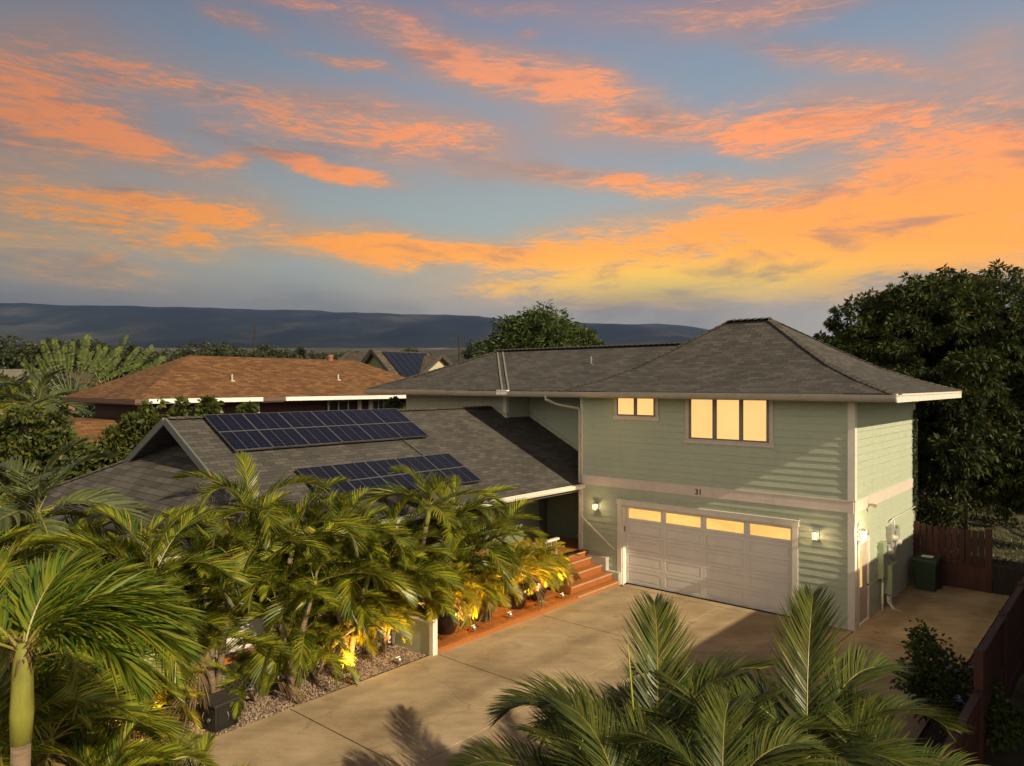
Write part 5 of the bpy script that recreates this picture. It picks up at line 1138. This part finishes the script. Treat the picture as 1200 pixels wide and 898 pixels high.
# ------------------------------------------------------------------ broadleaf trees and shrubs
def leaves_mesh(name, P, Dr, Wd, Ln, mat, fold=0.0):
    """many pointed leaves: P base, Dr direction, Wd width vector (already scaled), Ln length"""
    n = len(P); mid = P + Dr * (Ln * .45)[:, None]; tip = P + Dr * Ln[:, None]; tip[:, 2] -= Ln * .12
    V = np.stack([P, mid + Wd, tip, mid - Wd], 1).reshape(-1, 3)
    me = bpy.data.meshes.new(name); me.vertices.add(4 * n); me.vertices.foreach_set("co", V.astype(np.float32).ravel())
    me.loops.add(4 * n); me.polygons.add(n); me.loops.foreach_set("vertex_index", np.arange(4 * n, dtype=np.int32))
    me.polygons.foreach_set("loop_start", np.arange(0, 4 * n, 4, dtype=np.int32)); me.update(calc_edges=True); me.validate(); me.materials.append(mat); return me
def crown_leaves(ellipsoids, nclump, per, L, Wr, seed, spread=.35, droop=.35, shell=.55):
    g = np.random.default_rng(seed); vol = np.array([e[3] * e[4] * e[5] for e in ellipsoids]); vol = vol ** .67; vol /= vol.sum()
    idx = g.choice(len(ellipsoids), nclump, p=vol); E = np.array(ellipsoids)[idx]
    d = g.normal(size=(nclump, 3)); d /= np.linalg.norm(d, axis=1)[:, None]; rad = shell + (1 - shell) * g.random(nclump) ** .6
    C = E[:, :3] + d * E[:, 3:6] * rad[:, None] * (1 + .10 * g.normal(size=nclump))[:, None]
    cs = np.repeat(C, per, 0); out = np.repeat(d, per, 0); n = len(cs)
    q = g.normal(size=(n, 3)); q /= np.linalg.norm(q, axis=1)[:, None]; size = np.repeat(.6 + .8 * g.random(nclump), per)
    dr = q * .9 + out * .55; dr[:, 2] -= droop; dr /= np.linalg.norm(dr, axis=1)[:, None]
    P = cs + q * (spread * size * g.random(n) ** .5)[:, None] * np.array([1, 1, .7])
    w = np.cross(dr, g.normal(size=(n, 3))); w /= np.linalg.norm(w, axis=1)[:, None]; Ln = L * (.7 + .6 * g.random(n))
    return P, dr, w * (Ln * Wr)[:, None], Ln, C
def lobed(ells, k, seed, r0=.32, r1=.5):
    g = random.Random(seed); out = []; w = [(e[3] * e[4] * e[5]) ** .67 for e in ells]
    for _ in range(k):
        e = g.choices(ells, w)[0]; d = Vector((g.gauss(0, 1), g.gauss(0, 1), g.gauss(0, 1) + .25)).normalized(); q = g.uniform(.72, 1.12); s = g.uniform(r0, r1) * (e[3] * e[4] * e[5]) ** (1 / 3)
        out.append((e[0] + d.x * e[3] * q, e[1] + d.y * e[4] * q, e[2] + d.z * e[5] * q, s, s, s * .8))
    return out
def tree(name, loc, ells, nclump, per, L, Wr, seed, mat, label, cat="tree", group=None, trunk=(.25, 2.0), forks=7, spread=.35, droop=.35, shell=.55, bark=None, trunk_path=None):
    t = empty(name, loc, 0, label, cat, group); P, dr, w, Ln, C = crown_leaves(ells, nclump, per, L, Wr, seed, spread, droop, shell)
    me = leaves_mesh("crown", P, dr, w, Ln, mat); o = bpy.data.objects.new("crown", me); COL.objects.link(o); o.parent = t
    rr = random.Random(seed); m = MB(); r0, hf = trunk; tp = trunk_path or [(0, 0, -.1), (.05, .03, hf * .5), (0, 0, hf)]
    m.tube(tp, [r0 * 1.25, r0, r0 * .85][:len(tp)] if len(tp) == 3 else r0, 10); top = Vector(tp[-1]); ends = [Vector(c) for c in C[:: max(1, len(C) // max(1, forks * 4))]]; mains = ends[:forks]
    for e in mains:
        mid = top.lerp(e, .45) + Vector((rr.uniform(-.2, .2), rr.uniform(-.2, .2), rr.uniform(0, .3))) ; m.tube([top, mid, e], [r0 * .55, r0 * .32, r0 * .08], 7)
        for e2 in sorted(ends[forks:], key=lambda c: (c - e).length)[:3]: m.tube([mid, mid.lerp(e2, .6), e2], [r0 * .25, r0 * .15, r0 * .04], 5)
    m.build("trunk", bark or TBARK, t, smooth=True); return t
LF_MANGO = leaf("mango_leaf", [(.016, .032, .008), (.025, .046, .011), (.042, .066, .014), (.08, .075, .02), (.02, .038, .009)], .55, .25, .5, .25, .5)
LF_MANGO2 = leaf("far_mango_leaf", [(.022, .040, .010), (.042, .07, .014), (.075, .10, .02), (.035, .058, .013)], .5, .2, .6, .3, .4)
LF_SHRUB = leaf("round_leaf", [(.028, .045, .010), (.055, .078, .016), (.11, .115, .024), (.04, .06, .014)], .45, .25, 3, .35, .35)
LF_DARK = leaf("dark_scrub_leaf", [(.018, .028, .010), (.03, .042, .014), (.045, .055, .018)], .6, .1, 1)
LF_DUSTY = leaf("dusty_leaf", [(.06, .08, .035), (.10, .12, .05), (.14, .15, .06)], .5, .25, 2)
# big mango tree on the right
ells = [(0, 0, 6.9, 3.2, 3.0, 2.6), (-2.2, .4, 6.3, 2.0, 2.2, 1.7), (-3.2, 1.2, 6.6, 1.1, 1.4, .9), (1.8, 0, 8.2, 2.4, 2.4, 2.0), (.2, 0, 8.9, 1.6, 1.8, 1.2), (3.2, .8, 8.0, 2.2, 2.4, 2.2), (2.4, -2.4, 5.4, 2.4, 2.0, 1.9), (1.2, -3.4, 4.1, 2.1, 1.7, 1.5), (3.6, -3.0, 3.6, 2.4, 2.0, 1.7), (-.6, -1.4, 4.6, 2.0, 1.6, 1.6), (4.4, -1.4, 6.2, 2.4, 2.4, 2.4), (.4, -3.0, 3.1, 2.2, 1.5, 1.1), (2.6, -2.6, 2.7, 2.0, 1.5, 1.2), (-1.9, -.8, 4.6, 1.4, 1.3, 1.5), (-1.2, 1.2, 5.0, 2.2, 2, 1.9), (.0, 2.5, 5.2, 2.6, 2, 2.3)]
tree("mango_tree", (15.6, 27.6, 0), lobed(ells, 95, 5, .24, .5) + ells[:1] + [(.2, -2.6, 3.2, 2.0, 1.3, 1.0), (-2.0, -1.0, 4.0, 1.2, 1.2, 1.3), (2.4, -2.4, 2.8, 2.0, 1.4, 1.0), (-1.0, -1.6, 3.3, 1.3, 1.1, .8)], 5600, 34, .22, .15, 1, LF_MANGO, "large dark mango tree towering behind the right side of the green house", trunk=(.34, 2.9), forks=12, spread=.13, droop=.45, shell=.66, trunk_path=[(-1.6, -.6, -.1), (-1.2, -.4, 1.3), (-.3, 0, 2.9)])
tree("mango_tree", D(632, 47, 1.0), [(0, 0, 6.3, 3.6, 3.3, 2.6), (-1.9, 0, 6.0, 2.3, 2.2, 1.7), (0, 0, 8.0, 2.3, 2.2, 1.8), (2.0, 0, 6.5, 2.2, 2, 1.9), (3.4, 0, 5.4, 1.4, 1.4, 1.1), (-3.2, 0, 4.9, 1.2, 1.2, .9)] + lobed([(0, 0, 6.3, 3.6, 3.3, 2.6), (0, 0, 8.0, 2.3, 2.2, 1.8), (2.0, 0, 6.5, 2.2, 2, 1.9)], 26, 8, .2, .38), 1500, 34, .26, .19, 2, LF_MANGO2, "round green mango tree rising behind the main house ridge", trunk=(.3, 4.2), forks=8, spread=.4, shell=.7)
# understorey behind the slatted fence
for i, (x, y, s, lab) in enumerate([(14.2, 31, 1.3, "sunny bush behind slatted fence under the mango tree"), (17.2, 30, 1.1, "low leafy bush in the back yard beyond the hammock"), (21, 31.5, 1.5, "bush at the right frame edge in the back yard"), (12.6, 33, 1.2, "bright bush glimpsed between house corner and mango trunk"), (15.2, 34.5, 2.6, "tall hedge-like bush behind the mango trunk"), (19.5, 35, 2.8, "big dark bush at the back of the yard, right of the trunk"), (24, 36, 2.8, "big bush at the far right back of the yard")]):
    tree("garden_bush", (x, y, 0), [(0, 0, .7 * s, 1.1 * s, 1.1 * s, .7 * s)], 70 if s < 2 else 420, 30, .16 if s < 2 else .22, .25, 30 + i, LF_SHRUB if s < 2 else LF_DARK, lab, "bush", "bushes in the back yard", trunk=(.04, .4), forks=5, spread=.25)
# leafy thin-stemmed shrubs by the low roof
def stem_shrub(loc, stems, label, seed, mat=LF_SHRUB, group="thin leafy shrubs beside the low grey roof"):
    t = empty("leafy_shrub", loc, 0, label, "shrub", group); ell = []; m = MB()
    for (x, y, z0, z1, r) in stems:
        n = max(2, int((z1 - z0) / (r * .8)))
        for i in range(n): zz = z0 + (z1 - z0) * (i + .5) / n; ell.append((x + math.sin(i * 2.1 + seed) * .06, y, zz, r * (1.1 - .4 * i / n), r * (1.1 - .4 * i / n), r * .55))
        m.tube([(x * .4, y * .4, -z0 * 0 - .1), (x * .8, y * .8, z0), (x, y, z1)], [.035, .028, .01], 6)
    P, dr, w, Ln, C = crown_leaves(ell, 26 * len(ell), 12, .17, .33, seed, .12, .2, .4)
    o = bpy.data.objects.new("foliage", leaves_mesh("foliage", P, dr, w, Ln, mat)); COL.objects.link(o); o.parent = t; m.build("stem", TBARK, t, smooth=True)
stem_shrub((-11.1, 21.6, 1.6), [(-1.1, 0, 1.5, 2.6, .42), (-.5, 0, 1.6, 3.1, .45), (0, .1, 1.7, 3.5, .4), (.5, .1, 1.9, 3.95, .3), (.3, 0, 1.4, 2.5, .5), (1.3, .2, 2.4, 3.9, .28), (-.2, .3, 1.3, 2.2, .5), (.9, .1, 1.6, 2.9, .4)], "tall leafy shrub of many stems left of the gablet", 61)
stem_shrub((-8.9, 21.6, 2.2), [(0, 0, 2.2, 3.35, .22), (.05, 0, 1.5, 2.3, .2)], "slim leafy stem rising just above the gablet peak", 62)
stem_shrub((-7.85, 21.9, 2.2), [(0, 0, 2.2, 3.2, .16)], "thin leafy stem beside the upper solar array's left corner", 63)
stem_shrub((-11.9, 20.6, 1.0), [(0, 0, 1.2, 1.9, .3), (.5, 0, 1.5, 1.9, .26), (-.35, .2, 2.2, 2.7, .2), (1.1, .2, 1.3, 2.2, .4), (-.9, .2, .9, 1.4, .35)], "low rounded shrub at the left foot of the grey skirt roof", 64)
stem_shrub((-4.9, 30.2, 2.6), [(0, 0, 2.2, 2.75, .2)], "small pale shrub in front of neighbour's white window", 65, LF_DUSTY)
stem_shrub((-4.95, 35.0, 2.6), [(0, 0, 1.4, 2.9, .6), (.8, 0, 1.2, 2.6, .5)], "green bush between brown-roofed house and the wing eave", 66)
stem_shrub((-15.3, 22.4, .5), [(0, 0, 1.6, 4.0, .5), (.8, .3, 1.6, 3.4, .45), (-.8, .4, 2.0, 4.3, .5), (.3, 1.0, 2.0, 3.9, .45)], "broad yellow-green shrub at far left beside the low brown roof", 67)
stem_shrub((-13.0, 23.8, .5), [(-1.6, 0, 1.6, 3.7, .42), (-2.6, .5, 2.0, 4.2, .45)], "shrub hiding the left foot of the low brown roof", 68)
stem_shrub((-13.3, 20.2, .2), [(0, 0, 2.6, 5.2, .5), (.8, .3, 2.4, 4.6, .48), (-.8, .4, 2.6, 5.0, .5), (.3, .8, 2.6, 4.9, .45), (1.3, .2, 2.4, 4.1, .42), (-1.5, .2, 2.4, 4.6, .5)], "tall yellow-green shrub mass at the left frame edge", 69)
tree("shade_tree", D(38, 43, 0), [(0, 0, 4.6, 4.6, 2.6, 1.9), (-3, 0, 5.0, 3, 2, 1.7), (3.2, 0, 4.2, 2.6, 2, 1.7)], 420, 26, .26, .24, 77, LF_DARK, "dark green tree mass behind the silvery palms at far left", trunk=(.2, 3.2), forks=6, spread=.4)
# pale palms far left
for i, (px, Y, z, h, s, k, lab) in enumerate([(40, 31, 0, 5.3, 1.35, 'pale', "tall silvery palm left of the traveller's palm"), (72, 27, 0, 3.6, 1.2, 'pale', "silvery palm below the brown roof's left eave"), (12, 34, 0, 5.4, 1.3, 'areca', "dark palm at the far left skyline"), (8, 24, 0, 4.4, 1.3, 'pale', "silvery palm at far left above the shrubs"), (75, 25.5, 0, 2.9, 1.1, 'areca', "green palm in front of the low brown roof's corner"), (20, 27, 0, 4.4, 1.2, 'areca', "green palm at far left mid-height")]):
    palm("garden_palm", k, D(px, Y, z), [(.1, .1, h - .5)], lab, "palms in the left neighbour's garden", 600 + i, s, fr_n=13, low=-15, rad=.1, shaft=.3)
# traveller's palms: flat fan of long petioles with paddle blades
LF_PADDLE = leaf("paddle_leaf", [(.04, .065, .016), (.07, .095, .028), (.13, .15, .05)], .6, .25, 1.5, .15, .35)
def paddle(L, Lb, wb, seed):
    r = random.Random(seed); V = []; F = []; MI = []
    def add(vs, fs, mi):
        b = len(V); V.extend(vs); F.extend([tuple(b + i for i in f) for f in fs]); MI.extend([mi] * len(fs))
    K = 5; pr = []
    for i in range(K + 1): s = i / K; p = Vector((L * s, 0, 0)); t = .035 * (1 - .6 * s); pr += [p + Vector((0, t, 0)), p + Vector((0, 0, t)), p + Vector((0, -t, 0)), p + Vector((0, 0, -t))]
    add(pr, [(4 * i + k, 4 * i + (k + 1) % 4, 4 * i + 4 + (k + 1) % 4, 4 * i + 4 + k) for i in range(K) for k in range(4)], 1)
    n = 26
    for i in range(n):      # torn strips of the blade on each side of the midrib
        s0, s1 = i / n, (i + .93) / n
        for sg in (-1, 1):
            if r.random() < .05: continue
            w0 = wb * (math.sin(math.pi * min(.98, .10 + .82 * (s0 + s1) / 2)) ** .6) * r.uniform(.8, 1.05); bend = .30 * Lb
            f = lambda s: Vector((L + Lb * s, 0, -bend * s * s)); dd = r.uniform(.15, .45)
            a, b = f(s0), f(s1); o = Vector((.18 * w0, sg * w0, -dd * w0 * .6)); h = Vector((.08 * w0, sg * w0 * .5, w0 * .12))
            add([a, b, b + h, a + h, a + o, b + o * .96], [(0, 1, 2, 3), (3, 2, 5, 4)], 0)
    me = bpy.data.meshes.new("paddle_leaf"); me.from_pydata([tuple(p) for p in V], [], F); me.materials.append(LF_PADDLE); me.materials.append(RACH2); me.polygons.foreach_set("material_index", MI); me.update(); return me
RACH2 = plain("petiole_green", (.10, .12, .04), .5, .2, 3)
PD = [paddle(1.7, 1.7, .22, 1), paddle(1.6, 1.5, .20, 2), paddle(1.75, 1.6, .22, 3)]
def travellers(loc, h, az, n, s, label, a_min=12, a_max=168):
    t = empty("travellers_palm", loc, R(az), label, "palm", "fan-shaped traveller's palms"); m = MB(); m.tube([(0, 0, 0), (0, 0, h)], [.18, .14], 10); m.build("trunk", BARK, t, smooth=True)
    rr = random.Random(int(h * 10) + n)
    for i in range(n):
        a = a_min + (a_max - a_min) * i / (n - 1) + rr.uniform(-3, 3); o = bpy.data.objects.new("leaf", PD[i % 3]); COL.objects.link(o); o.parent = t; o.location = (0, .04 * (i % 2), h - .1)
        o.rotation_euler = (R(rr.uniform(-35, 35)) + (R(90) if i % 2 else R(60)), -R(a), 0); o.scale = (s * rr.uniform(.88, 1.08),) * 3
travellers(D(84, 34, 0), 5.2, 12, 13, .95, "large fan-shaped traveller's palm behind the brown roof's left end", 40, 142)
travellers(D(127, 37, 0), 5.5, 5, 9, .95, "smaller traveller's palm right of the large fan palm", 10, 120)
travellers(D(58, 31, 0), 3.2, 0, 6, .55, "low traveller's palm beneath the large fan palm", 20, 150)
# skyline scrub trees
sk = [(8, 70, 399, 2.6), (45, 78, 404, 2.6), (62, 66, 402, 2.2), (150, 62, 410, 2.0), (103, 90, 399, 2.4), (195, 95, 413, 2.0), (232, 100, 402, 2.5), (262, 98, 406, 2.4), (285, 102, 410, 1.9), (312, 106, 408, 2.1), (334, 99, 413, 1.8), (372, 110, 416, 2.0), (395, 104, 417, 1.8), (352, 104, 410, .5), (412, 112, 415, 2.0), (562, 90, 403, 1.6), (590, 60, 397, 1.6), (418, 95, 418, 1.8), (480, 120, 410, 1.4)]
sk = [(a, b, H_CAM + (449 - c) / 863 * b, d) for a, b, c, d in sk]
labs = ["dark tree at the left frame edge on the skyline", "dark tree behind the tall silvery palm", "dark tree filling behind the fan palm's left side", "dark tree between the two traveller's palms and brown ridge", "dark crown just behind the large fan palm", "low dark tree left of the brown roof's ridge end", "dark bushy tree over the brown ridge's left end, largest of the ridge group", "dark tree right beside the largest ridge tree", "low dark tree touching the tall utility pole's left", "dark tree just right of the tall utility pole", "small dark tree two crowns right of the tall pole", "dark tree just right of the thin cypress-like tree", "small dark crown above terracotta roof vent", "thin cypress-like tree poking above the brown ridge", "dark tree before the small dark roof", "dark tree right of the thin utility pole", "dark bush at the left foot of the round mango tree", "dark crown behind the brown roof's right hip", "dark far tree behind collector-covered roof"]
for i, ((px, Y, zt, rw), lab) in enumerate(zip(sk, labs)):
    rz2 = 1.5 if rw > 1 else 1.6; b = gz(Y, 0); tree("skyline_tree", D(px, Y, b - .2), [(0, 0, zt - b - rz2 * .7, rw, rw, rz2), (rw * .6, 0, zt - b - rz2, rw * .6, rw * .6, rz2 * .7), (-rw * .7, 0, zt - b - rz2 * 1.1, rw * .6, rw * .6, rz2 * .7)], 130, 26, .34, .24, 700 + i, LF_DARK, lab, "tree", "dark trees along the skyline", trunk=(.12, max(.8, zt - b - 2.4)), forks=4, spread=.4)
# plumbago bush with pale blue flowers by the side fence
t = empty("flowering_bush", W(-2.85, -4.1, .05), 0, "dark bush with pale blue flowers beside the right fence", "bush")
P, dr, w, Ln, C = crown_leaves([(0, 0, .6, .7, .85, .5), (-.2, .5, .8, .5, .5, .45), (.1, -.7, .5, .6, .6, .42), (-.1, .8, 1.25, .2, .2, .32)], 260, 30, .085, .28, 91, .16, .1, .5)
o = bpy.data.objects.new("foliage", leaves_mesh("foliage", P, dr, w, Ln, LF_MANGO2)); COL.objects.link(o); o.parent = t
m = MB(); rr = random.Random(4)
for k in range(34):
    c = Vector(C[rr.randrange(len(C))]) + Vector((rr.uniform(-.1, .1), rr.uniform(-.1, .1), .12))
    for j in range(9):
        q = c + Vector((rr.uniform(-.05, .05), rr.uniform(-.05, .05), rr.uniform(-.02, .04))); s = .017
        for a in range(5): an = a * 1.2566; m.poly([q, q + Vector((s * math.cos(an - .35), s * math.sin(an - .35), .006)), q + Vector((s * 1.4 * math.cos(an), s * 1.4 * math.sin(an), .008)), q + Vector((s * math.cos(an + .35), s * math.sin(an + .35), .006))])
m.build("flowers", plain("pale_blue_petals", (.42, .50, .75), .7), t)
m = MB(); [m.tube([(0, 0, 0), tuple(Vector(C[k * 9]) * .9)], [.018, .005], 5) for k in range(12)]; m.build("stem", TBARK, t)
# creeper at the garage's back corner
t = empty("creeper_vine", W(-.04, 5.85, .05), 0, "thin dark creeper climbing the back edge of the sunlit side wall", "vine")
g_ = np.random.default_rng(9); n = 2600; z = 2.2 + 3.0 * g_.random(n) ** 1.0; yy = -.02 - abs(g_.normal(size=n)) * .10; base = np.array([W(-.03 - .04, 6.02 + a, 0) - W(-.04, 5.85, 0) for a in yy]); base[:, 2] = z
dr = g_.normal(size=(n, 3)); dr /= np.linalg.norm(dr, axis=1)[:, None]; ww_ = np.cross(dr, g_.normal(size=(n, 3))); ww_ /= np.linalg.norm(ww_, axis=1)[:, None]; Ln = .05 + .03 * g_.random(n)
o = bpy.data.objects.new("foliage", leaves_mesh("foliage", base, dr, ww_ * (Ln * .35)[:, None], Ln, LF_DARK)); COL.objects.link(o); o.parent = t
m = MB(); b0 = W(-.06, 5.98, 0) - W(-.04, 5.85, 0); m.tube([b0 + Vector((0, 0, zz)) + Vector((.02 * math.sin(zz * 3), 0, 0)) for zz in (0, 1, 2, 3, 4, 5)], .012, 6); m.build("stem", TBARK, t)
# leaf litter in the beds
rg = np.random.default_rng(12); n = 5200; u = rg.uniform(7.95, 12, n); v_ = rg.uniform(-19, -12.8, n); k = n // 3; u[:k] = rg.uniform(-3.2, .8, k); v_[:k] = rg.uniform(-14, -8.6, k); k2 = n // 2; u[k:k2] = rg.uniform(-8, 0, k2 - k); v_[k:k2] = rg.uniform(7, 16, k2 - k)
P = np.array([tuple(W(a, b, .085)) for a, b in zip(u, v_)]); dr = rg.normal(size=(n, 3)); dr[:, 2] = abs(dr[:, 2]) * .25; dr /= np.linalg.norm(dr, axis=1)[:, None]; w = np.cross(dr, np.array([0, 0, 1.0]) + rg.normal(size=(n, 3)) * .3); w /= np.linalg.norm(w, axis=1)[:, None]; Ln = .10 + .1 * rg.random(n)
o = bpy.data.objects.new("leaf_litter", leaves_mesh("leaf_litter", P, dr, w * (Ln * .22)[:, None], Ln, LF_DEAD)); COL.objects.link(o); tag(o, "dry fallen leaves scattered over the planting soil and back yard", "leaf litter", kind='stuff')
n = 260; rg = np.random.default_rng(15); u = 6.5 - abs(rg.normal(size=n)) * .9; v_ = rg.uniform(-14, -.5, n); P = np.array([tuple(W(a, b, .056)) for a, b in zip(u, v_)]); dr = rg.normal(size=(n, 3)); dr[:, 2] = .08; dr /= np.linalg.norm(dr, axis=1)[:, None]; w = np.cross(dr, np.array([0, 0, 1.0])); w /= np.linalg.norm(w, axis=1)[:, None]; Ln = .05 + .06 * rg.random(n)
o = bpy.data.objects.new("fallen_leaves", leaves_mesh("fallen_leaves", P, dr, w * (Ln * .2)[:, None], Ln, LF_DEAD)); COL.objects.link(o); tag(o, "a few dry leaves blown along the driveway's left edge", "fallen leaves", kind='stuff')
n = 14000; rg = np.random.default_rng(13); u = rg.uniform(-9, 1, n); v_ = rg.uniform(6.6, 17, n); P = np.array([tuple(W(a, b, .0)) for a, b in zip(u, v_)]); dr = rg.normal(size=(n, 3)) * .5; dr[:, 2] = 1; dr /= np.linalg.norm(dr, axis=1)[:, None]; w = np.cross(dr, rg.normal(size=(n, 3))); w /= np.linalg.norm(w, axis=1)[:, None]; Ln = .10 + .15 * rg.random(n)
o = bpy.data.objects.new("grass", leaves_mesh("grass", P, dr, w * .012, Ln, LF_DUSTY)); COL.objects.link(o); tag(o, "rough patchy grass in the back yard beyond the fence", "grass", kind='stuff')
# ------------------------------------------------------------------ air over the far slope
m = MB(); m.box((-6300, -6300, -1.2), (6300, 6300, 560))
hz_ = m.build("haze", None); tag(hz_, kind='stuff'); hm, nt, b = nodes("haze_air"); nt.nodes.remove(b)
pv = nt.nodes.new("ShaderNodeVolumePrincipled"); pv.inputs["Color"].default_value = (.26, .44, 1.0, 1); pv.inputs["Density"].default_value = .000042; pv.inputs["Anisotropy"].default_value = .0
nt.links.new(pv.outputs[0], nt.nodes["Material Output"].inputs["Volume"]); hz_.data.materials.clear(); hz_.data.materials.append(hm)
